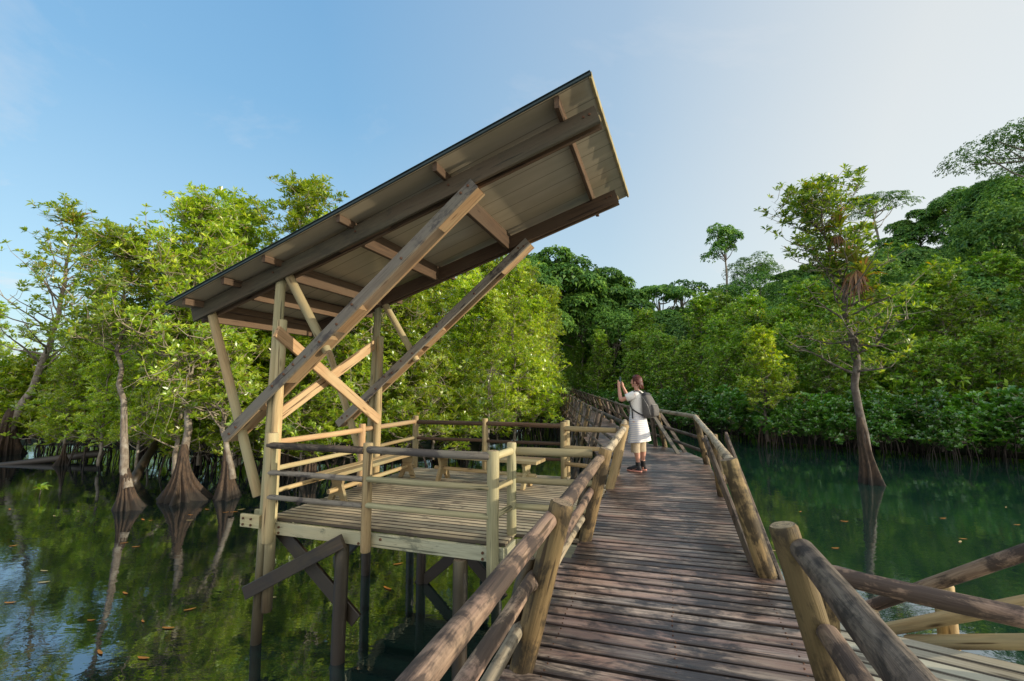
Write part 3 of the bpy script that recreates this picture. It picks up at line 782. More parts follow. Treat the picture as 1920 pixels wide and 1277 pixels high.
# ================================================================== VEGETATION
RS_ = np.random.RandomState(11)
def unit(v): return v/np.maximum(np.linalg.norm(v, axis=-1, keepdims=True), 1e-6)
def leaf_mesh(name, P, Ax, L, Wd, k, mat, el=(15, 60), rs=RS_, droop=.15, rnd_bias=0.):
    """k leaves round every point P (n,3) about axis Ax; each leaf is one folded quad"""
    n = len(P)
    P = np.repeat(P, k, 0); Ax = unit(np.repeat(Ax, k, 0)); m = n*k
    ref = np.where(np.abs(Ax[:, 2:3]) < .9, np.array([[0, 0, 1.]]), np.array([[1., 0, 0]]))
    x = unit(np.cross(Ax, ref)); y = np.cross(Ax, x)
    ph = (np.tile(np.arange(k), n)*(2*np.pi/k) + np.repeat(rs.rand(n)*6.28, k) + rs.randn(m)*.3)[:, None]
    e = np.radians(rs.uniform(el[0], el[1], m))[:, None]
    d = (x*np.cos(ph)+y*np.sin(ph))*np.cos(e)+Ax*np.sin(e)
    side = unit(np.cross(d, Ax+rs.randn(m, 3)*.25))
    l = (L*rs.uniform(.65, 1.15, m))[:, None]; w = (Wd*rs.uniform(.8, 1.15, m))[:, None]
    dn = np.array([[0, 0, -1.]])
    fold = unit(np.cross(side, d))*w*.3
    v = np.empty((m, 4, 3)); v[:, 0] = P + d*l*.08; v[:, 1] = P+d*l*.55+side*w*.5+fold; v[:, 2] = P+d*l+dn*l*droop; v[:, 3] = P+d*l*.55-side*w*.5+fold
    me = bpy.data.meshes.new(name)
    me.vertices.add(m*4); me.vertices.foreach_set('co', v.astype(np.float32).ravel())
    me.loops.add(m*4); me.loops.foreach_set('vertex_index', np.arange(m*4, dtype=np.int32))
    me.polygons.add(m); me.polygons.foreach_set('loop_start', np.arange(0, m*4, 4, dtype=np.int32)); me.polygons.foreach_set('loop_total', np.full(m, 4, np.int32))
    me.update(calc_edges=True)
    rv = np.clip(np.repeat(rs.rand(n)*.45, k)+rs.rand(m)*.55+rnd_bias, 0, 1)
    rv = np.where(rs.rand(m) < .04, rs.uniform(.93, 1, m), np.minimum(rv, .93))
    a = me.attributes.new('rnd', 'FLOAT', 'POINT'); a.data.foreach_set('value', np.repeat(rv, 4).astype(np.float32))
    me.materials.append(mat)
    return me
def tubes_mesh(name, lines, mat, n=5):
    mb = MB()
    for pts, rad in lines: mb.tube(pts, rad, n if rad[0] > .02 else (4 if rad[0] > .008 else 3), cap=False)
    me = bpy.data.meshes.new(name); me.from_pydata([tuple(v) for v in mb.v], [], mb.f); me.update()
    me.polygons.foreach_set('use_smooth', mb.sm); me.materials.append(mat); return me
def polyint(pts, f):
    pts = [Vector(p) for p in pts]; k = f*(len(pts)-1); i = min(int(k), len(pts)-2); return pts[i].lerp(pts[i+1], k-i)
def smooth_line(pts, n):
    P = [Vector(p) for p in pts]; out = []
    for i in range(n+1):
        f = i/n*(len(P)-1); k = min(int(f), len(P)-2); u = f-k
        p0 = P[max(k-1, 0)]; p1 = P[k]; p2 = P[k+1]; p3 = P[min(k+2, len(P)-1)]
        out.append(.5*((2*p1)+(p2-p0)*u+(2*p0-5*p1+4*p2-p3)*u*u+(3*p1-p0-3*p2+p3)*u**3))
    return out
def mangrove(seed, trunk, r0, cb, spread, nbr, nsub, leafL, leafW, k=8, top_taper=.6, tmat='bark', lmat='leafL', nros=3, gnarl=.25, bare=0., ros_jit=.10, low=1.0, bare_out=None):
    """trunk: list of points from the foot; returns (wood mesh, crown mesh)"""
    rd = random.Random(seed); rs = np.random.RandomState(seed)
    T = smooth_line(trunk, 16); H = T[-1].z
    T = [p+Vector((rd.uniform(-1, 1), rd.uniform(-1, 1), 0))*(.02*H*min(1, i/4)*.6) for i, p in enumerate(T)]
    lines = [(T, [r0*(1-.85*i/16) for i in range(17)])]; twl = []
    tips = []; axs = []
    for b in range(nbr):
        f = cb+(1-cb)*((b+rd.random())/nbr); p = polyint(T, min(f, .995)); g = (f-cb)/(1-cb)
        az = b*2.4+rd.uniform(-.5, .5)
        prof = (low+(1-low)*min(1, g*2.2))*(1-(g**2)*top_taper)
        Ln = spread*prof*rd.uniform(.55, 1.1)
        el = radians(rd.uniform(-5, 35)+g*35)
        d = Vector((cos(az)*cos(el), sin(az)*cos(el), sin(el)))
        pts = [p]; q = p.copy()
        for j in range(5):
            d = (d+Vector((rd.uniform(-1, 1), rd.uniform(-1, 1), rd.uniform(-.6, 1.0)))*gnarl).normalized(); q = q+d*(Ln/5); pts.append(q.copy())
        rb = max(.008, r0*(1-.85*f)*.42)
        lines.append((pts, [rb*(1-.8*j/5) for j in range(6)]))
        if rd.random() < bare: continue
        for s_ in range(nsub):
            u = .3+.7*(s_+rd.random())/nsub; a = polyint(pts, min(u, 1)); sd = Vector((rd.uniform(-1, 1), rd.uniform(-1, 1), rd.uniform(-.35, .9))).normalized()
            sl = Ln*.30*rd.uniform(.5, 1.2)+.12; m = a+sd*sl*.5+Vector((rd.uniform(-1, 1), rd.uniform(-1, 1), rd.uniform(-1, 1)))*sl*.12; e = a+sd*sl+Vector((0, 0, sl*.2))
            twl.append(([a, m, e], [max(.009, rb*.4), .008, .005]))
            for r_ in range(nros):
                c = a.lerp(e, rd.uniform(.35, 1)) + Vector((rd.gauss(0, 1), rd.gauss(0, 1), rd.gauss(0, .8)))*ros_jit if r_ else e
                tips.append(tuple(c)); ax = (sd*.5+Vector((rd.uniform(-.5, .5), rd.uniform(-.5, .5), 1))).normalized(); axs.append(tuple(ax))
    tw = tubes_mesh('trunk', lines, M[tmat], 7)
    twm = tubes_mesh('twigs', twl, M['twig'], 3)
    cm = leaf_mesh('crown', np.array(tips), np.array(axs), leafL, leafW, k, M[lmat], rs=rs)
    return tw, cm, twm
def put_tree(name, meshes, loc, label, group=None, rz=0, sc=1.0, sz=None, cat='tree', extra=()):
    t = thing(name, loc, label, cat, group); t.rotation_euler[2] = rz; t.scale = (sc, sc, sz or sc)
    for nm, me_ in list(zip(('trunk', 'crown', 'twigs'), meshes))+list(extra):
        o_ = bpy.data.objects.new(nm, me_); COL.objects.link(o_); o_.parent = t
    return t
def buttress(seed, r_foot, h, r_top, nfl=9, top=(0, 0), n=54):
    rd = random.Random(seed); ph = [rd.random()*6.28 for _ in range(4)]; rings = []
    am = [rd.uniform(.5, 1.2) for _ in range(nfl)]
    for i in range(15):
        f = i/12; z = -.25+(h+.25)*f; g = max(0, 1-f); r = (r_top+(r_foot-r_top)*g**1.9)*(1 if i < 12 else (.9, .7, .5)[i-12])
        ring = []
        for k in range(n):
            a = 2*pi*k/n; fl = a/(2*pi)*nfl; q = int(fl) % nfl; u = fl-int(fl)
            rib = (1-abs(2*u-1))**.8*am[q]
            rr = r*(1-.74*g**.4*(1-rib)+.10*g*sin(7*a+5*f+ph[3])*rib) * (1+.32*sin(a+ph[0])*g+.15*sin(2*a+ph[1])*g)
            aa = a+.12*sin(3*f+ph[2])+.05*sin(9*f+q)
            ring.append((rr*cos(aa)+top[0]*f, rr*sin(aa)+top[1]*f, z))
        rings.append(ring)
    mb = MB().loft(rings, close=False)
    me = bpy.data.meshes.new('buttress_root'); me.from_pydata([tuple(v) for v in mb.v], [], mb.f); me.update()
    me.polygons.foreach_set('use_smooth', mb.sm); me.materials.append(M['root']); return me
def stilt(seed, R, h, n, mt='rootdark'):
    rd = random.Random(seed); lines = []
    for i in range(n):
        a = rd.random()*6.28; r = R*rd.uniform(.35, 1); a2 = a+rd.uniform(-.5, .5)
        p0 = Vector((cos(a)*R*.1*rd.random(), sin(a)*R*.1, h*rd.uniform(.7, 1.3))); p1 = Vector((cos(a2)*r, sin(a2)*r, -.6)); m = p0.lerp(p1, .5)+Vector((cos(a)*r*.25, sin(a)*r*.25, h*.25))
        lines.append((smooth_line([p0, m, p1], 6), [.022*rd.uniform(.5, 1.3)]*7))
    return tubes_mesh('stilt_root', lines, M[mt], 5)
def rosette_mesh(name, n, L, Wd, el, mat, seed=1):
    rs = np.random.RandomState(seed)
    return leaf_mesh(name, np.zeros((3, 3))+np.array([[0, 0, 0], [0, 0, .03], [0, 0, .06]]), np.tile([[0., 0, 1]], (3, 1)), L, Wd, n//3, M[mat], el=el, rs=rs, droop=.25)
def attach(t, name, me_, loc, rot=(0, 0, 0), sc=1.):
    o_ = bpy.data.objects.new(name, me_); COL.objects.link(o_); o_.parent = t; o_.location = loc; o_.rotation_euler = rot; o_.scale = (sc,)*3; return o_

M['leafM'] = leaf_mat('mangrove_leaf_mixed', [(.035, .10, .012), (.12, .24, .018), (.38, .50, .06)], transl=.45, gloss=.06)
# ---- named trees of the left bank
WL = WATER
# tall tree with the dark spreading foot
m_ = mangrove(21, [(0, 0, .6), (.0, .1, 3), (-.15, .2, 5.2), (-.05, .3, 7.6)], .11, .34, 2.1, 84, 10, .205, .05, nros=3, top_taper=.45)
put_tree('mangrove_tree', m_, (-8.85, 12.5, WL), 'tall leafy mangrove with the widest fluted dark foot, highest crown on the left', extra=[('buttress_root', buttress(3, .98, 1.2, .14, 13))])
# slender leaning pale trunk
m_ = mangrove(22, [(0, 0, .5), (-.45, .2, 2.0), (-.95, .5, 4.2), (-1.2, .7, 6.6)], .105, .60, 1.8, 46, 9, .20, .05, nros=3, low=.8)
put_tree('mangrove_tree', m_, (-9.45, 11.5, WL), 'slender pale mangrove leaning left on a neat cone of roots in open water', extra=[('buttress_root', buttress(4, .56, .80, .13, 12, (-.12, .05)))])
m_ = mangrove(23, [(0, 0, .5), (-.35, .2, 1.6), (-1.0, .6, 3.4), (-1.3, .8, 5.6)], .09, .34, 1.7, 46, 8, .22, .058, nros=3)
put_tree('mangrove_tree', m_, (-7.55, 12.6, WL), 'small mangrove with ribbed foot just left of the shelter strut', extra=[('buttress_root', buttress(5, .46, 1.05, .12, 8, (-.25, .1)))])
# far left pale trunk with bromeliad
m_ = mangrove(24, [(0, 0, .6), (.9, .1, 3.0), (1.7, .2, 6.6), (2.0, .2, 10.3)], .20, .40, 2.9, 46, 7, .27, .07, nros=3, bare=.45, gnarl=.35)
t_ = put_tree('mangrove_tree', m_, (-22.0, 20.0, WL), 'pale curved mangrove at the far left edge topped by a yellow bromeliad', extra=[('buttress_root', buttress(6, .95, 1.7, .24, 10, (.2, 0)))])
BRO = rosette_mesh('bromeliad', 48, 1.0, .10, (5, 80), 'brom')
attach(t_, 'bromeliad', BRO, (2.05, .1, 10.2), sc=1.15)

# ---- generic left bank stock
rd = random.Random(5)
stockL = []
for q in range(5):
    h = 7.2+.5*q; lean = rd.uniform(-.5, .5)
    stockL.append(mangrove(40+q, [(0, 0, .2), (lean*.3, .1, h*.35), (lean, -.1, h*.7), (lean*1.2, .2, h)], .085, .14, 1.95, 56, 8, .235, .058, nros=4, top_taper=.5, low=.9))
bushL = []
for q in range(3):
    bushL.append(mangrove(60+q, [(0, 0, .3), (.1, .1, 1.2), (.1, 0, 2.6)], .05, .1, 1.35, 24, 8, .25, .068, nros=3, top_taper=.3))
conew = [buttress(70+q, .5, 1.0, .11, 9) for q in range(3)]
st = [stilt(80+q, 1.1, .8, 9) for q in range(3)]
gB = 'mangroves crowded along the left bank behind the shelter'
posL = [(-15.5, 19.5, 0, .95), (-19.0, 23.0, 1, .9), (-17.3, 25, 2, 1.05), (-12.6, 18.6, 1, .92), (-11.0, 16.3, 3, .9), (-13.2, 22.2, 4, 1.0), (-10.0, 19.8, 0, 1.0),
        (-8.4, 16.2, 2, .98), (-6.6, 17.2, 1, .95), (-5.2, 16.0, 0, .86), (-4.4, 18.4, 3, .98), (-3.0, 17.6, 4, .84), (-2.1, 20.2, 1, .98), (-1.0, 19.6, 2, .84), (-6.9, 20.6, 4, 1.05),
        (-3.6, 21.8, 0, 1.1), (.1, 22.6, 3, 1.0), (-1.3, 23.8, 4, 1.1), (.9, 26.0, 0, 1.05), (-.2, 28.5, 1, 1.2), (1.5, 30.5, 2, 1.15), (.5, 33.5, 4, 1.3), (2.3, 36.0, 3, 1.2), (1.2, 39.5, 0, 1.35), (3.0, 43, 1, 1.3), (2.0, 48, 2, 1.5), (3.4, 54, 4, 1.5),
        (-29, 27, 0, 1.0), (-21.5, 28, 4, 1.1), (-9.5, 24, 1, 1.15), (-5.5, 25.5, 2, 1.2), (-2.7, 28.5, 3, 1.3), (-15, 28.5, 0, 1.15), (-12, 31, 3, 1.25), (-7, 31, 4, 1.3), (-4, 35, 1, 1.4), (-.8, 40, 2, 1.5), (-9, 14.9, 1, .62), (-6.6, 14.6, 0, .6), (-27, 22.6, 4, .78)]
for i, (x, y, q, sc) in enumerate(posL):
    if y > 23 and x < -6: continue
    put_tree('mangrove_tree', stockL[q], (x, y, WL+.05), 'leafy mangrove in the thicket along the left bank', gB, rz=rd.random()*6.28, sc=sc*(.70 if x < -12.5 else .95),
             extra=[('buttress_root', conew[i % 3])] if y < 24 and i % 3 == 0 else [])
for i in range(12):
    x = -58+i*4.4+rd.uniform(-1, 1); y = 32+rd.uniform(-2, 9)
    put_tree('mangrove_tree', stockL[i % 5], (x, y, WL+.3), 'mangrove deeper in the forest of the left bank', 'mangroves deeper in the left bank forest', rz=rd.random()*6.28, sc=rd.uniform(.85, 1.05))
for i, (x, y, sc) in enumerate([(-26.5, 22.5, 1.1), (-16.9, 20.0, .85), (-30, 23, 1.05), (-13.8, 17.6, .7), (-11.4, 17.4, .8), (-17.8, 21.4, 1.0), (-33, 25, 1.2), (-7.9, 15.0, .68), (-4.6, 16.4, .7)]):
    put_tree('mangrove_tree', stockL[(i*2+1) % 5], (x, y, WL+.05), 'leafy mangrove in the thicket along the left bank', gB, rz=rd.random()*6.28, sc=sc*(.68 if x < -12.5 else .95))
for i, (x, y, sc) in enumerate([(-6.3, 14.6, 1.08), (-10.6, 14.6, 1.0), (-5.0, 15.2, 1.02), (-12.6, 15.6, .9), (-7.6, 15.6, 1.15), (-14.6, 16.4, .92), (-3.6, 16.0, .95), (-9.4, 15.8, 1.15), (-17.0, 17.6, .9), (-12.0, 19.8, 1.15), (-25.5, 22.0, .9)]):
    put_tree('mangrove_tree', stockL[(i*3+2) % 5], (x, y, WL+.05), 'leafy mangrove in the thicket along the left bank', gB, rz=rd.random()*6.28, sc=sc*(.70 if x < -12.5 else .90), extra=[('buttress_root', conew[i % 3])] if i % 2 == 0 else [])
gS = 'low mangrove bushes at the waterline of the left bank'
for i in range(34):
    x = -26+i*.86+rd.uniform(-.5, .5)
    if x > 3.2: break
    y = float(np.interp(x, [-60, -22, -12, -6, -2, 0.6, 2.2, 4.0], [24, 20.6, 16.6, 14.9, 17.4, 25, 40, 60]))+rd.uniform(-.3, 1.6)
    put_tree('mangrove_bush', bushL[i % 3], (x, y, WL+rd.uniform(-.1, .3)), 'low bright mangrove bush over the water on the left bank', gS, rz=rd.random()*6.28, sc=rd.uniform(.9, 1.3), cat='bush', extra=[('stilt_root', st[i % 3])])
for i, (x, y) in enumerate([(.9, 23.6), (1.7, 27), (2.2, 31), (2.9, 35), (3.2, 40), (3.8, 46), (4.4, 53)]):
    put_tree('mangrove_bush', bushL[i % 3], (x, y, WL+.3), 'low bright mangrove bush over the water on the left bank', gS, rz=rd.random()*6.28, sc=1.25, cat='bush', extra=[('stilt_root', st[i % 3])])

# ---- understory that nobody could count
def thicket(name, pts, L_, W_, k, mat, label, seed):
    rs = np.random.RandomState(seed)
    axs = rs.randn(len(pts), 3)*.5+np.array([0, 0, 1.])
    me_ = leaf_mesh(name, np.asarray(pts), axs, L_, W_, k, M[mat], rs=rs)
    o_ = bpy.data.objects.new(name, me_); COL.objects.link(o_); tag(o_, label, 'undergrowth', kind='stuff'); return o_
rs = np.random.RandomState(3); pts = []
while len(pts) < 9000:
    x = rs.uniform(-40, 4); ln = np.interp(x, [-60, -22, -12, -6, -2, 0.6, 2.2, 4.0], [26, 21.5, 17.5, 15.5, 18.2, 26, 42, 62])
    y = ln+3.5+rs.rand()**1.5*16; h = 4.2*rs.rand()**1.2*(1+.3*sin(x*.9))+.1
    if rs.rand() < .9: pts.append((x, y, WL+.5+h))
thicket('undergrowth', pts, .34, .10, 6, 'leafL', 'dense green undergrowth between the mangroves of the left bank', 4)

# ---- fallen logs and bare stems on the left
LOG('fallen_log', (-19.6, 17.6, WL-.03), (-16.4, 18.6, WL+.30), .10, 'under', None, .15, n=12, bend=.05, wob=.12)
tag(bpy.data.objects['fallen_log'], 'dark fallen trunk lying half in the water at the far left bank', 'log')
LOG('fallen_log', (-12.6, 17.0, WL+1.6), (-11.9, 14.6, WL-.05), .10, 'under', None, .15, n=10, bend=.1)
tag(bpy.data.objects['fallen_log.001'], 'broken dark stump tilting out of the water left of the pale leaning mangrove', 'log')
# pale hanging twigs
for i, (x, y, z, l_) in enumerate([(-8.6, 12.0, 2.4, 2.3), (-9.9, 11.9, 3.6, 1.8), (-3.4, 16.2, 2.3, 2.6), (-1.2, 18.3, 2.2, 2.6)]):
    r_ = random.Random(i+90); lines = []
    for k in range(9):
        p = Vector((x+r_.uniform(-.5, .5), y+r_.uniform(-.3, .3), z)); pts = [p.copy()]; d = Vector((r_.uniform(-.8, .8), r_.uniform(-.4, .1), -.4))
        for j in range(7): d = (d+Vector((r_.uniform(-.6, .6), r_.uniform(-.4, .4), r_.uniform(-.45, .15)))).normalized(); p = p+d*l_/7; pts.append(p.copy())
        lines.append((smooth_line(pts, 12), [.014-.0009*j for j in range(13)]))
    me_ = tubes_mesh('hanging_twigs', [( [Vector(a)-Vector((x, y, z)) for a in P_], R_) for P_, R_ in lines], M['bark'], 4)
    o_ = bpy.data.objects.new('hanging_twigs', me_); COL.objects.link(o_); o_.location = (x, y, z)
    tag(o_, ['tangle of bare pale twigs hanging beside the widest fluted foot', 'bare pale twigs hanging at the slender leaning mangrove', 'bare pale twigs hanging behind the back left corner of the platform', 'bare pale twigs drooping over the water behind the bench end'][i], 'twigs')

# ---- right bank feature trees
m_ = mangrove(31, [(0, 0, .2), (-.1, .1, 2.4), (-.25, .1, 4.8), (-.42, .15, 6.6), (-.8, .2, 7.9), (-1.35, .2, 8.5)], .135, .26, 1.9, 64, 7, .23, .062, nros=3, tmat='barkdark', lmat='leafM', gnarl=.38, top_taper=.0, bare=.12)
t_ = put_tree('mangrove_tree', m_, (11.1, 14.4, WL), 'leaning mangrove standing alone in the water on the right, loaded with bromeliads', extra=[('buttress_root', buttress(9, .46, 1.7, .15, 7, (-.15, .06)))])
for (x, y, z, s_) in ((-.30, -.45, 6.75, 1.0), (-.72, -.35, 7.95, .8), (-.15, -.5, 6.4, .75)):
    attach(t_, 'bromeliad', BRO, (x, y, z), (rd.uniform(-.3, .3), rd.uniform(-.3, .3), rd.random()*6), s_)
SKIRT = rosette_mesh('dead_leaves', 48, .75, .06, (-80, -45), 'brown', 8)
attach(t_, 'dead_leaves', SKIRT, (-.30, -.40, 6.6), sc=1.2); attach(t_, 'dead_leaves', SKIRT, (-.70, -.25, 7.8), sc=.6)
m_ = mangrove(32, [(0, 0, .3), (-.1, 0, 1.8), (.1, 0, 3.4), (-.1, .1, 5.2)], .09, .25, 1.6, 40, 7, .24, .07, nros=3, tmat='barkdark', lmat='leafL', gnarl=.3)
put_tree('mangrove_tree', m_, (12.4, 22.4, WL), 'small sunlit mangrove on thin reddish roots at the tip of the right bank', extra=[('stilt_root', stilt(91, .5, 1.2, 14, 'root'))])
# big foliage at the far right of the frame, higher up
stockR = []
for q in range(5):
    h = 6.6+.6*q; lean = rd.uniform(-.7, .7)
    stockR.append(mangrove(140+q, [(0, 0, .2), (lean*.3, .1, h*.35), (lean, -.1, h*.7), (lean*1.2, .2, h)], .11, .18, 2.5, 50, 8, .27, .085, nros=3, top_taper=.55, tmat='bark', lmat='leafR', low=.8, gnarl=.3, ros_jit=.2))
gR = 'mangroves of the right bank below the hill'
n_ = 0
for ring, (off, num, s0, s1) in enumerate([(2.8, 17, .64, .8), (6.5, 17, .78, .95), (11.5, 16, .95, 1.1), (17, 14, 1.1, 1.25)]):
    for i in range(num):
        phi = 6.5+(62-6.5)*(i+rd.uniform(.15, .85))/num; rr = float(shore_r(phi))+off+rd.uniform(-1, 1)
        x, y = rr*sin(radians(phi)), rr*cos(radians(phi)); z = max(WL, float(ground_z(x, y)))
        put_tree('mangrove_tree', stockR[rd.randrange(5)], (x, y, z), 'green mangrove in the belt of trees along the right bank', gR, rz=rd.random()*6.28, sc=rd.uniform(s0, s1)*(1.15 if phi < 14 else 1))
shrub = []
for q in range(4):
    shrub.append(mangrove(160+q, [(0, 0, .1), (.1, .1, .6), (.0, 0, 1.3)], .05, .1, 1.5, 26, 7, .27, .11, k=7, nros=3, top_taper=.2, tmat='barkdark', lmat='leafS', ros_jit=.16))
gF = 'broad leaved shrubs fringing the right bank'
for i in range(64):
    phi = 5+(60-5)*(i+rd.random())/64; rr = float(shore_r(phi))-.2+rd.uniform(-.7, 1.3)
    if i % 5 == 4: rr -= .8
    x, y = rr*sin(radians(phi)), rr*cos(radians(phi))
    put_tree('shore_shrub', shrub[i % 4], (x, y, WL+rd.uniform(.15, .5)), 'broad leaved green shrub hanging over the shaded water of the right bank', gF, rz=rd.random()*6.28, sc=rd.uniform(.6, .95), cat='shrub', extra=[('stilt_root', st[i % 3])])
rs = np.random.RandomState(13); pts = []
while len(pts) < 11000:
    phi = rs.uniform(3, 62); rr = float(shore_r(phi))+1.5+rs.rand()*24; x, y = rr*sin(radians(phi)), rr*cos(radians(phi))
    pts.append((x, y, max(WL, float(ground_z(x, y)))+.3+3.4*rs.rand()**1.3))
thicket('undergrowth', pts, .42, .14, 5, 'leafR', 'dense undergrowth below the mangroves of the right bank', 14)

# ---- rainforest trees on the hill
def forest_tree(seed, h, R, flat, nlobe, per, leaf, lmat='leafH', umbrella=False, cut=.35):
    rd = random.Random(seed); rs = np.random.RandomState(seed)
    T = smooth_line([(0, 0, -.5), (rd.uniform(-.3, .3), 0, h*.35), (rd.uniform(-.6, .6), rd.uniform(-.5, .5), h*.75)], 8)
    lines = [(T, [.28*(1-.6*i/8)*h/14 for i in range(9)])]; tips = []; axs = []
    for b in range(nlobe):
        a = b*2.4+rd.uniform(-.4, .4); rr = R*math.sqrt((b+.5)/nlobe)*.85; 
        zc = h*.72+(h*.26)*(1-(rr/R)**2)*(.5 if umbrella else 1) + (0 if umbrella else rd.uniform(-.22, .08)*h)
        c = Vector((cos(a)*rr, sin(a)*rr, zc)); st_ = polyint(T, rd.uniform(.7, .98))
        lines.append((smooth_line([st_, st_.lerp(c, .55)+Vector((0, 0, -.25*abs(c.z-st_.z))), c], 5), [.10*h/14*(1-.14*j) for j in range(6)]))
        lr = R*rd.uniform(.30, .46)
        u = unit(rs.randn(per, 3)); u[:, 2] = np.where(u[:, 2] < -cut, -u[:, 2], u[:, 2])
        rad = lr*(.70+.38*rs.rand(per)**.6)[:, None]
        P = u*rad*np.array([1, 1, flat])+np.array(c); tips.append(P); axs.append(u*.8+np.array([0, 0, .7]))
    tw = tubes_mesh('trunk', lines, M['bark'], 6)
    return tw, leaf_mesh('crown', np.concatenate(tips), np.concatenate(axs), leaf, leaf*.5, 4, M[lmat], rs=rs, el=(-10, 45), droop=.3)
stockH = [forest_tree(200+q, 12+q*.7, 4.2+.35*q, (.62, .8, .5, .7, .95)[q], (17, 13, 20, 15, 12)[q], 230, (.42, .36, .46, .40, .34)[q]) for q in range(5)]
gH = 'rainforest trees covering the hill'
placed = []
tries = 0
while len(placed) < 150 and tries < 4000:
    tries += 1
    phi = rd.uniform(6, 60); f = rd.random()**.8; r1 = float(shore_r(phi))+16; rc = float(np.interp(phi, PH, CR)); rr = r1+(rc+4-r1)*f
    x, y = rr*sin(radians(phi)), rr*cos(radians(phi))
    if any((x-a)**2+(y-b)**2 < 30 for a, b in placed): continue
    if 11.5 < phi < 23 and f > .15: continue
    placed.append((x, y))
    put_tree('forest_tree', stockH[rd.randrange(5)], (x, y, float(ground_z(x, y))-3.0), 'dense dark rainforest tree on the wooded hill', gH, rz=rd.random()*6.28, sc=rd.uniform(.7, 1.0))
rs = np.random.RandomState(23); pts = []
while len(pts) < 9000:
    phi = rs.uniform(4, 60); r1 = float(shore_r(phi))+16; rc = float(np.interp(phi, PH, CR)); rr = r1+(rc+3-r1)*rs.rand(); x, y = rr*sin(radians(phi)), rr*cos(radians(phi))
    pts.append((x, y, float(ground_z(x, y))+3.2*rs.rand()))
thicket('undergrowth', pts, 1.0, .5, 4, 'leafH', 'dark leafy cover of the hill between its trees', 24)
def at(px, py, Y):      # a point of the place seen at photo pixel (px, py) and Y metres ahead
    u = (px-960)/853.3; v = (638.5-py)/853.3; p = .0958
    k = Y/(cos(p)-v*sin(p)); return Vector((u*k, Y, 1.6+(sin(p)+v*cos(p))*k))
def feature(meshes, h, px, py, Y, label, rz=0, sc=None, name='forest_tree'):
    """place a tree whose top is seen at (px, py)"""
    t = at(px, py, Y); gz = float(ground_z(t.x, t.y))
    s_ = sc or (t.z-gz)/h
    return put_tree(name, meshes, (t.x, t.y, t.z-h*s_), label, rz=rz, sc=s_)
big = forest_tree(301, 15, 5.0, .6, 16, 130, .55)
feature(big, 15, 1045, 484, 62, 'tallest broad rainforest tree behind the end of the mangroves, left of the boardwalk view', rz=1)
feature(stockH[2], 13.4, 1135, 524, 66, 'round dark rainforest tree right of the tallest one over the boardwalk', rz=2)
feature(stockH[0], 12, 1085, 560, 60, 'lower dark rainforest tree between the two tall ones at the centre', rz=3)
feature(stockH[1], 12.7, 985, 500, 60, 'rainforest tree half hidden behind the mangroves at the centre', rz=.5)
feature(stockH[3], 14.1, 1000, 545, 55, 'dark rainforest tree low behind the mangroves at the centre', rz=.9)
lone = forest_tree(302, 14, 3.6, .8, 13, 80, .5)
feature(lone, 14, 1356, 432, 82, 'lone round tree standing up from the ridge against the sky', rz=0, sc=.95)
umb = forest_tree(303, 15, 5.6, .26, 14, 110, .30, umbrella=True, cut=.1)
feature(umb, 15, 1636, 352, 74, 'flat topped umbrella tree on a thin pale trunk on the ridge', rz=2, sc=.95)
umb2 = forest_tree(304, 14, 3.4, .35, 8, 70, .45, umbrella=True, cut=.1)
feature(umb2, 14, 1240, 507, 68, 'flat crowned tree on a thin pale trunk in the valley gap', rz=1)
feature(forest_tree(305, 13, 1.8, .5, 6, 40, .42, umbrella=True), 13, 1193, 522, 66, 'sparse little tree on a very thin trunk left of the flat crowned one', rz=1)
feature(forest_tree(306, 13, 2.6, .3, 7, 24, .42, umbrella=True), 13, 1280, 498, 70, 'nearly bare tree with a few leaf tufts right of the flat crowned one', rz=4)
ov = forest_tree(307, 20, 9.5, .22, 24, 150, .30, umbrella=True, cut=.2)
feature(ov, 20, 1985, 196, 48, 'large spreading tree reaching into the picture at the upper right', rz=.6, sc=1.0)
for i, (px, py, Y) in enumerate([(1172, 588, 64), (1205, 592, 60), (1240, 594, 66), (1275, 590, 70), (1150, 600, 56)]):
    feature(stockH[i % 5], (12, 12.7, 13.4, 14.1, 14.8)[i % 5], px, py, Y, 'dark rainforest tree low in the valley gap below the distant ridge', rz=i*1.1)['group'] = 'rainforest trees in the valley gap'
# two dense crests on the skyline at the right
for i, (px, py, Y, q) in enumerate([(1785, 365, 66, 1), (1850, 355, 60, 3), (1905, 345, 56, 4), (1720, 405, 70, 0), (1480, 512, 84, 2), (1410, 498, 84, 4), (1560, 492, 80, 1), (1610, 495, 76, 3), (1345, 550, 84, 0), (1960, 345, 52, 2), (1300, 578, 84, 1), (1680, 455, 73, 2), (1520, 505, 80, 0)]):
    hh = (12, 12.7, 13.4, 14.1, 14.8)[q]
    feature(stockH[q], hh, px, py, Y, 'broad rainforest tree on the skyline of the ridge', rz=i*1.3, sc=.85)['group'] = 'rainforest trees on the skyline of the ridge'

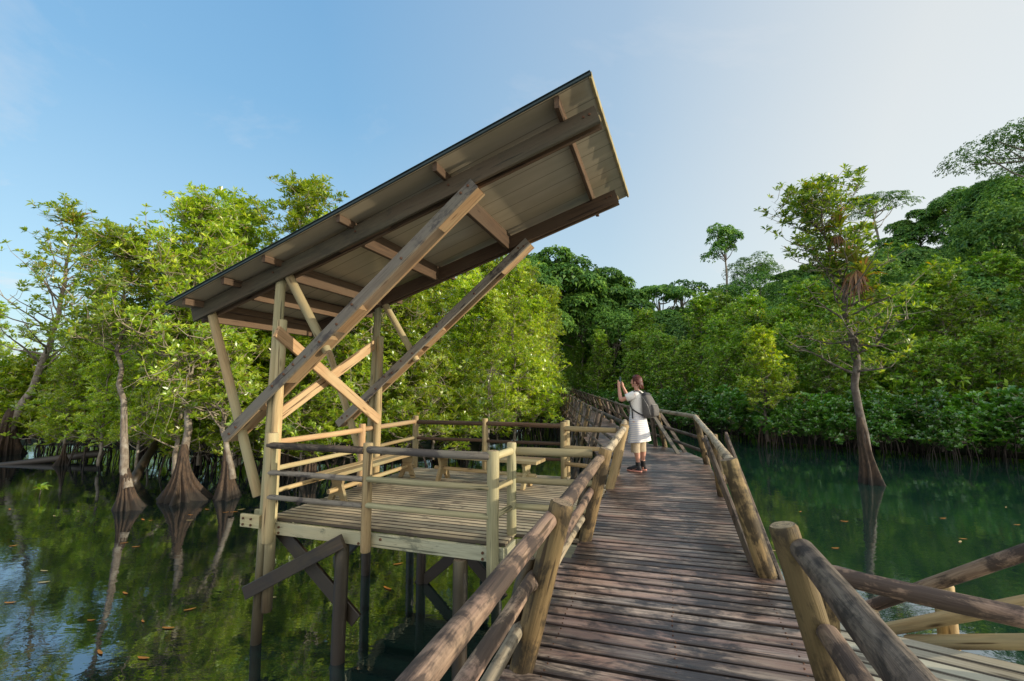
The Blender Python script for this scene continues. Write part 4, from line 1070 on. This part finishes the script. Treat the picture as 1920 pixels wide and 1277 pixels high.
# ---- sprig poking into the frame at the right edge
pb_ = Vector((9.0, 7.0, WL))
sg = thing('seedling', pb_, 'young mangrove sprig with pale glossy leaves at the right edge', 'plant')
MB().tube([pb_+Vector((.5, 0, -.2)), pb_+Vector((.2, 0, .8)), pb_+Vector((-.1, .1, 1.42))], [.014, .011, .007], 6).obj('stem', M['bark'], sg, origin=pb_)
attach(sg, 'leaves', rosette_mesh('leaves', 12, .42, .12, (-5, 45), 'leafS', 5), (-.1, .1, 1.38))
sg2 = thing('seedling', Vector((-12.75, 12.6, WL)), 'bright mangrove sprig on the water at the left edge', 'plant')
MB().tube([Vector((-12.75, 12.6, WL-.2)), Vector((-12.7, 12.6, WL+.22))], [.014, .008], 6).obj('stem', M['bark'], sg2, origin=(-12.75, 12.6, WL))
attach(sg2, 'leaves', rosette_mesh('leaves', 21, .30, .07, (-5, 60), 'leafL', 6), (.05, 0, .2))

# ---- leaves floating on the water
lmo = plain('fallen_leaf_orange', (.50, .20, .035), .6); lmp = plain('fallen_leaf_pale', (.50, .38, .16), .6)
lms = []
for q in range(4):
    r_ = random.Random(q); pts = []
    for i in range(10):
        a = 2*pi*i/10; pts.append((.066*cos(a)*(1.1 if i == 0 else 1), .018*sin(a)*r_.uniform(.8, 1.15), .004+.006*abs(cos(a))))
    me_ = bpy.data.meshes.new('floating_leaf'); me_.from_pydata(pts, [], [tuple(range(10))]); me_.update(); me_.materials.append(lmo if q < 2 else lmp); lms.append(me_)
rl = random.Random(77); cnt = 0
while cnt < 50:
    if rl.random() < .74: px, py = rl.uniform(-20, 520) if rl.random() < .8 else rl.uniform(520, 900), 955+(1250-955)*rl.random()**1.7
    else: px, py = rl.uniform(1420, 1920), 930+rl.random()*200
    u = (px-960)/853.3; v = (638.5-py)/853.3; p = .0958; dz = sin(p)+v*cos(p); k = (WL-1.6)/dz
    x, y = u*k, (cos(p)-v*sin(p))*k
    o_ = bpy.data.objects.new('floating_leaf', lms[rl.choice((0, 0, 1, 1, 2, 3)) if px < 900 else rl.randrange(4)]); COL.objects.link(o_)
    o_.location = (x, y, WL+.003); o_.rotation_euler = (0, 0, rl.uniform(-.7, .7)); o_.scale = (rl.uniform(.7, 1.3),)*3
    tag(o_, 'small fallen leaf floating on the still water', 'leaf', 'fallen leaves floating on the water'); cnt += 1

# ================================================================== PERSON
def skin_body():
    mb = MB()
    def limb(pts, rad, n=14, steps=None):
        P_ = smooth_line(pts, steps or (len(pts)-1)*4); k = len(P_)-1; R_ = []
        for i in range(k+1):
            f = i/k*(len(rad)-1); j = min(int(f), len(rad)-2); R_.append(rad[j]+(rad[j+1]-rad[j])*(f-j))
        mb.tube(P_, R_, n)
    def ring(c, rx, ry, n=20): return [(c[0]+rx*cos(2*pi*i/n), c[1]+ry*sin(2*pi*i/n), c[2]) for i in range(n)]
    mb.loft([ring((0, 0, .80), .095, .14), ring((0, 0, .90), .115, .165), ring((0, 0, 1.0), .10, .145), ring((.005, 0, 1.10), .092, .128), ring((.005, 0, 1.25), .105, .142), ring((0, 0, 1.34), .095, .160), ring((0, 0, 1.40), .07, .12), ring((.0, 0, 1.435), .05, .06)])
    limb([(0, 0, 1.40), (.008, 0, 1.48), (.02, 0, 1.56)], [.055, .047, .050])
    for s in (1, -1):
        x1 = .02 if s > 0 else -.01; x2 = -.02 if s > 0 else -.03
        limb([(0, s*.09, .90), (.01, s*.095, .68), (x1, s*.10, .49), (x1-.025, s*.10, .36), (x2, s*.10, .20), (x2, s*.10, .07)], [.095, .082, .058, .056, .040, .036])
        limb([(x2-.02, s*.10, .05), (.05, s*.105, .05), (.13, s*.112, .035)], [.034, .036, .026])
        limb([(-.005, s*.135, 1.37), (.06, s*.175, 1.345), (.235, s*.20, 1.275)], [.045, .044, .038])
        limb([(.235, s*.20, 1.275), (.285, s*.14, 1.39), (.325, s*.085, 1.52)], [.039, .036, .025])
        limb([(.325, s*.085, 1.515), (.333, s*.072, 1.56), (.338, s*.060, 1.600)], [.026, .031, .026], steps=6)
        for q, ln in enumerate((.048, .056, .054, .044)):
            zz = 1.628-.018*q if s > 0 else 1.628-.018*q
            limb([(.340, s*.060, zz-.020), (.358, s*.052, zz+.004), (.366, s*.038, zz+.012), (.362, s*(.066-ln), zz+.010)], [.0105, .0095, .009, .0075], n=8)
        limb([(.326, s*.066, 1.570), (.322, s*.052, 1.596), (.324, s*.040, 1.618)], [.013, .011, .009], n=8)
    me_ = bpy.data.meshes.new('body'); me_.from_pydata([tuple(p) for p in mb.v], [], mb.f); me_.update()
    bm = bmesh.new(); bm.from_mesh(me_)
    def blob(c, sc, seg=20):
        r = bmesh.ops.create_uvsphere(bm, u_segments=seg, v_segments=seg*2//3, radius=1.)
        for q in r['verts']:
            co = q.co.copy(); q.co = Vector((c[0]+co.x*sc[0], c[1]+co.y*sc[1], c[2]+co.z*sc[2]))
    blob((.018, 0, 1.615), (.092, .074, .105)); blob((.045, 0, 1.555), (.055, .048, .052)); blob((.112, 0, 1.592), (.020, .013, .020), 12); blob((.085, 0, 1.625), (.03, .055, .018), 12)
    blob((.094, 0, 1.553), (.014, .022, .008), 12); blob((.090, 0, 1.530), (.016, .022, .014), 10)
    for s in (1, -1): blob((.008, s*.076, 1.598), (.020, .010, .030), 12); blob((.088, s*.028, 1.607), (.012, .014, .009), 10); blob((.0, s*.125, 1.37), (.045, .042, .042), 14)
    bmesh.ops.recalc_face_normals(bm, faces=bm.faces[:])
    bm.to_mesh(me_); bm.free()
    return me_
FX, FY = 2.36, 8.62
yaw = radians(141)
person = thing('person', (FX, FY, 0.0), 'red haired person photographing the forest in a pale striped tunic and beige cropped trousers', 'person')
person.rotation_euler[2] = yaw; person.scale = (1.02,)*3
m2 = skin_body()
skin, nt = new_mat('skin'); L = nt.links.new
p = N(nt, 'ShaderNodeBsdfPrincipled'); p.inputs['Base Color'].default_value = (.52, .27, .19, 1); p.inputs['Roughness'].default_value = .5
p.inputs['Subsurface Weight'].default_value = .1; p.inputs['Subsurface Scale'].default_value = .01
o = N(nt, 'ShaderNodeOutputMaterial'); L(p.outputs[0], o.inputs[0])
m2.materials.clear(); m2.materials.append(skin); m2.name = 'body'
bo = bpy.data.objects.new('body', m2); COL.objects.link(bo); bo.parent = person
rmod = bo.modifiers.new('Remesh', 'REMESH'); rmod.mode = 'VOXEL'; rmod.voxel_size = .0055; rmod.use_smooth_shade = True
smo = bo.modifiers.new('Smooth', 'SMOOTH'); smo.iterations = 2; smo.factor = .5
def ell(c, rx, ry, n=28, rot=0., ripple=0., k=7, ph=0., tilt=0.):
    out = []
    for i in range(n):
        a = 2*pi*i/n; q = 1+ripple*sin(k*a+ph)
        x, y = rx*cos(a)*q, ry*sin(a)*q
        out.append((c[0]+x*cos(rot)-y*sin(rot), c[1]+x*sin(rot)+y*cos(rot), c[2]+tilt*x))
    return out
def child(mb, name, mat, par=person):
    me_ = bpy.data.meshes.new(name); me_.from_pydata([tuple(v) for v in mb.v], [], mb.f); me_.update()
    me_.polygons.foreach_set('use_smooth', mb.sm); me_.materials.append(mat)
    ob = bpy.data.objects.new(name, me_); COL.objects.link(ob); ob.parent = par; return ob
# tunic: white top, blue-grey stripes lower down, flared hem
tm, nt = new_mat('striped_jersey'); L = nt.links.new
tc = N(nt, 'ShaderNodeTexCoord'); sp_ = N(nt, 'ShaderNodeSeparateXYZ'); L(tc.outputs['Object'], sp_.inputs[0])
fr_ = math_n(nt, 'FRACT', math_n(nt, 'MULTIPLY', sp_.outputs['Z'], 1/.033))
st_r = ramp(nt, [(0, 1.), (.36, 1.), (.42, 0.), (.94, 0.), (1, 1.)]); L(fr_, st_r.inputs[0])
lowm = ramp(nt, [(.0, 1.), (.50, 1.), (.54, .05)]); L(math_n(nt, 'MULTIPLY', sp_.outputs['Z'], .5), lowm.inputs[0])
c = mixc(nt, math_n(nt, 'MULTIPLY', st_r.outputs[0], math_n(nt, 'MULTIPLY', lowm.outputs[0], .8)), (.80, .79, .74), (.42, .45, .60))
p = N(nt, 'ShaderNodeBsdfPrincipled'); L(c, p.inputs['Base Color']); p.inputs['Roughness'].default_value = .9
o = N(nt, 'ShaderNodeOutputMaterial'); L(p.outputs[0], o.inputs[0])
mb = MB()
mb.loft([ell((-.015, 0, .525), .190, .228, ripple=.085, tilt=-.12), ell((-.012, 0, .62), .186, .218, ripple=.06, tilt=-.08), ell((-.01, 0, .72), .176, .205, ripple=.045), ell((0, 0, .84), .162, .195, ripple=.03, ph=.4), ell((.005, 0, .95), .148, .175, ripple=.02),
         ell((.008, 0, 1.06), .132, .155, ripple=.02, ph=1), ell((.005, 0, 1.18), .132, .158), ell((0, 0, 1.28), .128, .165), ell((-.005, 0, 1.36), .112, .176), ell((-.008, 0, 1.415), .092, .160), ell((-.005, 0, 1.445), .066, .082), ell((0, 0, 1.455), .058, .064)], close=False)
top = child(mb, 'tunic', tm)
for s in (1, -1):      # short sleeves
    mb = MB()
    a, b_ = Vector((-.005, s*.13, 1.375)), Vector((.135, s*.195, 1.318)); d = (b_-a).normalized(); xx = d.cross(Vector((0, 0, 1))).normalized(); yy = d.cross(xx)
    mb.loft([[tuple(a.lerp(b_, f)+xx*(r_*cos(2*pi*i/20))+yy*(r_*sin(2*pi*i/20))) for i in range(20)] for f, r_ in ((0, .080), (.35, .080), (.7, .074), (1., .070), (1.0, .058))], close=False)
    child(mb, 'sleeve', tm)
mp = plain('beige_cotton', (.46, .38, .26), .9, nscale=14, namt=.15)
mb = MB()
for s in (1, -1):
    x0 = .02 if s > 0 else -.01
    mb.loft([ell((x0-.004, s*.10, .345), .078, .084, ripple=.03, k=5), ell((x0, s*.10, .42), .080, .086, ripple=.03, k=5), ell((x0*.8, s*.10, .52), .083, .088, ripple=.03, k=5, ph=1), ell((x0*.4, s*.10, .66), .092, .086), ell((0, s*.09, .80), .100, .082), ell((0, s*.08, .90), .10, .08)], close=False)
mb.loft([ell((0, 0, .80), .110, .160), ell((0, 0, .90), .118, .168), ell((0, 0, 1.0), .108, .145)], close=False)
child(mb, 'trousers', mp)
blk = plain('black_knit', (.012, .012, .014), .85); sole = plain('pink_sole', (.65, .30, .24), .6); shoem = plain('dark_trainer', (.022, .022, .028), .6)
for s in (1, -1):
    x0 = -.02 if s > 0 else -.03; mb = MB()
    mb.loft([ell((x0, s*.10, .07), .046, .040), ell((x0, s*.10, .12), .042, .038), ell((x0+.002, s*.10, .175), .044, .041), ell((x0+.002, s*.10, .176), .034, .032)], close=False)
    child(mb, 'sock', blk)
for s in (1, -1):
    mb = MB(); cx = .045; y = s*.108
    def foot(z, l, w, x0): return [(x0+l*cos(2*pi*i/24)*(1 if cos(2*pi*i/24) > 0 else .95), y+w*sin(2*pi*i/24)*(1+.12*cos(2*pi*i/24)), z) for i in range(24)]
    mb.loft([foot(.028, .145, .048, cx), foot(.055, .143, .050, cx), foot(.078, .118, .046, cx-.018), foot(.098, .075, .043, cx-.052), foot(.112, .056, .042, cx-.066)])
    sh1 = child(mb, 'shoe', shoem)
    mb = MB(); mb.loft([foot(.002, .140, .044, cx), foot(.010, .150, .050, cx), foot(.030, .150, .050, cx)]); child(mb, 'sole', sole, sh1)
    mb = MB()          # curved side flash on the outer face
    yo = y+s*.051
    pts = [(.075, .048), (.06, .040), (.03, .043), (-.015, .064), (-.02, .068), (.03, .050), (.055, .047)]
    mb.prism([(a, b2) for a, b2 in pts], (0, yo, 0), (1, 0, 0), (0, 0, 1), (0, 1, 0), .004); child(mb, 'side_mark', sole, sh1)
# hair: cap, fringe and short tail, built as overlapping strands
hm, nt = new_mat('auburn_hair'); L = nt.links.new
tc = N(nt, 'ShaderNodeTexCoord'); r = ramp(nt, [(.3, (.028, .007, .005)), (.7, (.14, .030, .016))]); L(noise(nt, vscale(nt, tc.outputs['Object'], (60, 60, 12)), 1.5, 3, .6), r.inputs[0])
p = N(nt, 'ShaderNodeBsdfPrincipled'); L(r.outputs[0], p.inputs['Base Color']); p.inputs['Roughness'].default_value = .42
o = N(nt, 'ShaderNodeOutputMaterial'); L(p.outputs[0], o.inputs[0])
mb = MB(); rr_ = random.Random(4); hc = Vector((.010, 0, 1.625))
for i in range(420):
    a = rr_.uniform(0, 6.28); el = rr_.uniform(-.35, 1.5); d = Vector((cos(a)*cos(el), sin(a)*cos(el), sin(el)))
    if d.x > .45 and d.z < .55: continue
    if d.z < -.1 and d.x > -.1: continue
    p0 = hc+Vector((d.x*.098, d.y*.080, d.z*.108)); pole = Vector((-.09, 0, 1.66)); ps = [p0]
    t_ = (pole-p0); t_ = t_-d*t_.dot(d); t_ = t_.normalized() if t_.length > .01 else Vector((0, 0, -1))
    if d.x < -.3: t_ = Vector((-.1, 0, -1)) if rr_.random() < .7 else t_
    for j in range(1, 5):
        q = p0+t_*(.014*j*1.2)+Vector((0, 0, -.001*j*j)); dd = (q-hc); k = dd.length
        base = Vector((dd.x/.098, dd.y/.080, dd.z/.108)).length; q = hc+dd/base*(1.04+.02*rr_.random()); ps.append(q)
    mb.tube(ps, [.008, .010, .010, .008, .003], 5)
for i in range(60):     # nape and tail
    a = rr_.uniform(-1.1, 1.1); p0 = Vector((-.075+.03*abs(sin(a)), .075*sin(a), 1.64+rr_.uniform(-.03, .03))); ps = [p0+Vector((-.012*j, -.006*j*sin(a), -.034*j)) for j in range(5)]
    mb.tube(ps, [.010, .012, .011, .008, .003], 5)
mb.loft([ell((.0, 0, 1.575), .088, .079), ell((-.006, 0, 1.62), .099, .083), ell((.0, 0, 1.67), .093, .078), ell((.004, 0, 1.715), .062, .055), ell((.004, 0, 1.734), .02, .02)])
child(mb, 'hair', hm)

# phone held up, top-level
def pw(v):      # person space -> world
    v = Vector(v)*1.045; return Vector((FX+v.x*cos(yaw)-v.y*sin(yaw), FY+v.x*sin(yaw)+v.y*cos(yaw), v.z))
def worn(name, label, cat):
    t = thing(name, (FX, FY, 0), label, cat); t.rotation_euler[2] = yaw; t.scale = (1.02,)*3; return t
ph = worn('smartphone', 'black smartphone held up in both hands', 'phone')
MB().beam((.345, 0, 1.575), (.338, 0, 1.715), .074, .009, up=(1, 0, 0)).obj('x', M['black'], None); xo = bpy.data.objects['x']; xo.name = 'case'; xo.parent = ph
scr = plain('phone_screen', (.03, .05, .06), .1)
MB().beam((.3385, 0, 1.585), (.3325, 0, 1.707), .066, .002, up=(1, 0, 0)).obj('screen', scr, None); bpy.data.objects['screen'].parent = ph
# backpack
bp_ = worn('backpack', 'grey canvas backpack worn on the back of the person', 'backpack')
gm = plain('grey_canvas', (.105, .10, .095), .85, nscale=30, namt=.22); gm2 = plain('dark_canvas', (.05, .05, .055), .85, nscale=30, namt=.2)
def rr_ring(cx, z, dx, dy, tilt=0, n=32, e=3.2):
    out = []
    for i in range(n):
        a = 2*pi*i/n; ca, sa = cos(a), sin(a); k = (abs(ca)**e+abs(sa)**e)**(-1/e); out.append((cx+dx*ca*k, dy*sa*k*(1+.015*sin(5*a+z*30)), z+tilt*ca*k))
    return out
mb = MB(); mb.loft([rr_ring(-.20, .965, .055, .095), rr_ring(-.215, .975, .085, .130), rr_ring(-.225, 1.03, .100, .150), rr_ring(-.225, 1.14, .102, .152), rr_ring(-.212, 1.24, .090, .146), rr_ring(-.19, 1.33, .066, .130), rr_ring(-.17, 1.395, .040, .10), rr_ring(-.16, 1.415, .02, .07)])
child(mb, 'bag', gm, bp_)
mb = MB(); mb.loft([rr_ring(-.325, 1.0, .022, .10), rr_ring(-.335, 1.02, .034, .12), rr_ring(-.338, 1.12, .032, .122), rr_ring(-.322, 1.19, .022, .115), rr_ring(-.312, 1.20, .010, .10)])
child(mb, 'front_pocket', gm, bp_)
mb = MB(); mb.tube([(-.318, -.11, 1.205), (-.338, 0, 1.212), (-.318, .11, 1.205)], .006, 6); mb.tube([(-.14, .135, 1.36), (-.25, .15, 1.20), (-.30, .135, 1.02)], .005, 5); mb.tube([(-.14, -.135, 1.36), (-.25, -.15, 1.20), (-.30, -.135, 1.02)], .005, 5)
child(mb, 'piping', plain('pale_piping', (.33, .32, .30), .8), bp_)
for s in (1, -1):
    mb = MB()
    pts = smooth_line([(-.135, s*.075, 1.385), (-.06, s*.095, 1.450), (.03, s*.105, 1.435), (.105, s*.115, 1.36), (.105, s*.13, 1.25), (.04, s*.168, 1.13), (-.06, s*.165, 1.06), (-.16, s*.14, 1.01)], 22)
    for a, b_ in zip(pts, pts[1:]):
        out = Vector((a.x*.8, a.y*.6, (a.z-1.2)*.8)).normalized(); mb.beam(a, b_+(b_-a)*.08, .034, .008, up=out, ch=.002)
    child(mb, 'shoulder_strap', gm2, bp_)
mb = MB(); mb.beam((.035, .178, 1.13), (.02, .186, .95), .022, .004, up=(0, 1, 0), ch=.001); mb.tube([(-.15, -.03, 1.41), (-.14, -.02, 1.455), (-.14, .02, 1.455), (-.15, .03, 1.41)], .007, 6)
child(mb, 'strap_end', M['black'], bp_)
mb = MB(); mb.loft([rr_ring(-.165, 1.36, .055, .115), rr_ring(-.172, 1.385, .058, .112), rr_ring(-.165, 1.41, .044, .09), rr_ring(-.16, 1.42, .02, .05)])
child(mb, 'flap', gm2, bp_)

# ================================================================== LIGHT, SKY, CAMERA
SUN_EL, SUN_AZ = 13.0, 106.5      # azimuth clockwise from +Y
el, az = radians(SUN_EL), radians(SUN_AZ)
sd = Vector((sin(az)*cos(el), cos(az)*cos(el), sin(el)))
sun = bpy.data.lights.new('sun', 'SUN'); sun.energy = 5.0; sun.angle = radians(.6); sun.color = (1.0, .86, .66)
so = bpy.data.objects.new('sun', sun); COL.objects.link(so); so.location = sd*60
so.rotation_euler = (-sd).to_track_quat('-Z', 'Y').to_euler()
w = bpy.data.worlds.new('World'); scene.world = w; w.use_nodes = True
nt = w.node_tree; nt.nodes.clear(); L = nt.links.new
sky = N(nt, 'ShaderNodeTexSky', sky_type='NISHITA'); sky.sun_disc = False; sky.sun_elevation = el; sky.sun_rotation = az
sky.air_density = 1.1; sky.dust_density = 1.2; sky.ozone_density = 1.4; sky.altitude = 0
tc = N(nt, 'ShaderNodeTexCoord')
sepw = N(nt, 'ShaderNodeSeparateXYZ'); L(tc.outputs['Generated'], sepw.inputs[0])
# plane-projected cloud noise
zz = math_n(nt, 'MAXIMUM', math_n(nt, 'ADD', sepw.outputs['Z'], .12), .05)
cx = math_n(nt, 'DIVIDE', sepw.outputs['X'], zz); cy = math_n(nt, 'DIVIDE', sepw.outputs['Y'], zz)
cb = N(nt, 'ShaderNodeCombineXYZ'); L(cx, cb.inputs[0]); L(cy, cb.inputs[1])
cn = noise(nt, cb.outputs[0], .9, 8, .62, .5)
cr = ramp(nt, [(.52, 0.), (.72, 1.)]); L(cn, cr.inputs[0])
hz = ramp(nt, [(0., 1.), (.45, .15), (1., .0)]); L(sepw.outputs['Z'], hz.inputs[0])
grad = ramp(nt, [(0., (.60, .74, .80)), (.18, (.44, .65, .80)), (.5, (.23, .47, .73)), (1., (.13, .33, .64))]); L(sepw.outputs['Z'], grad.inputs[0])
warm = ramp(nt, [(.34, 0.), (.60, .34), (.80, .95), (1., 1.)]); L(math_n(nt, 'MULTIPLY_ADD', sepw.outputs['X'], .5, .5), warm.inputs[0])
g2 = mixc(nt, warm.outputs[0], grad.outputs[0], (.86, .84, .78))
g2 = mixc(nt, 1., g2, (6.7, 6.8, 6.8), 'MULTIPLY')
base = mixc(nt, .82, mixc(nt, 1., sky.outputs[0], (1.75, 2.1, 2.3), 'MULTIPLY'), g2)
c = mixc(nt, math_n(nt, 'MULTIPLY', cr.outputs[0], math_n(nt, 'MULTIPLY_ADD', hz.outputs[0], .75, .25)), base, (5.9, 5.75, 5.75))
# pale haze toward the bright side
hx = ramp(nt, [(.35, 0.), (1., 1.)]); L(math_n(nt, 'MULTIPLY_ADD', sepw.outputs['X'], .5, .5), hx.inputs[0])
# sky half behind the camera brightened, added fill for surfaces facing the camera
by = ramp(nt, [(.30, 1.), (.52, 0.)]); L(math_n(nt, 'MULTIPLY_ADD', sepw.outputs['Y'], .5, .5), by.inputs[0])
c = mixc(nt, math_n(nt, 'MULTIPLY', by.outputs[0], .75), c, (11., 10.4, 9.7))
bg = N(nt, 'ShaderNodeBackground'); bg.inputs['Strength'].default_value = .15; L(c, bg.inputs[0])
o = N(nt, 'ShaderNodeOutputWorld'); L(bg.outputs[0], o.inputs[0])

cam = bpy.data.cameras.new('camera'); cam.sensor_width = 36; cam.lens = 16.0; cam.clip_end = 4000; cam.clip_start = .05
co = bpy.data.objects.new('camera', cam); COL.objects.link(co); co.location = (0, 0, 1.6); co.rotation_euler = (radians(90)+.0958, 0, 0)
scene.camera = co
scene.view_settings.view_transform = 'Standard'; scene.view_settings.look = 'None'; scene.view_settings.exposure = 0; scene.view_settings.gamma = 1
scene.cycles.max_bounces = 6; scene.cycles.diffuse_bounces = 3; scene.cycles.glossy_bounces = 3; scene.cycles.transmission_bounces = 3
scene.cycles.use_denoising = True
scene.render.resolution_x = 1024; scene.render.resolution_y = 681
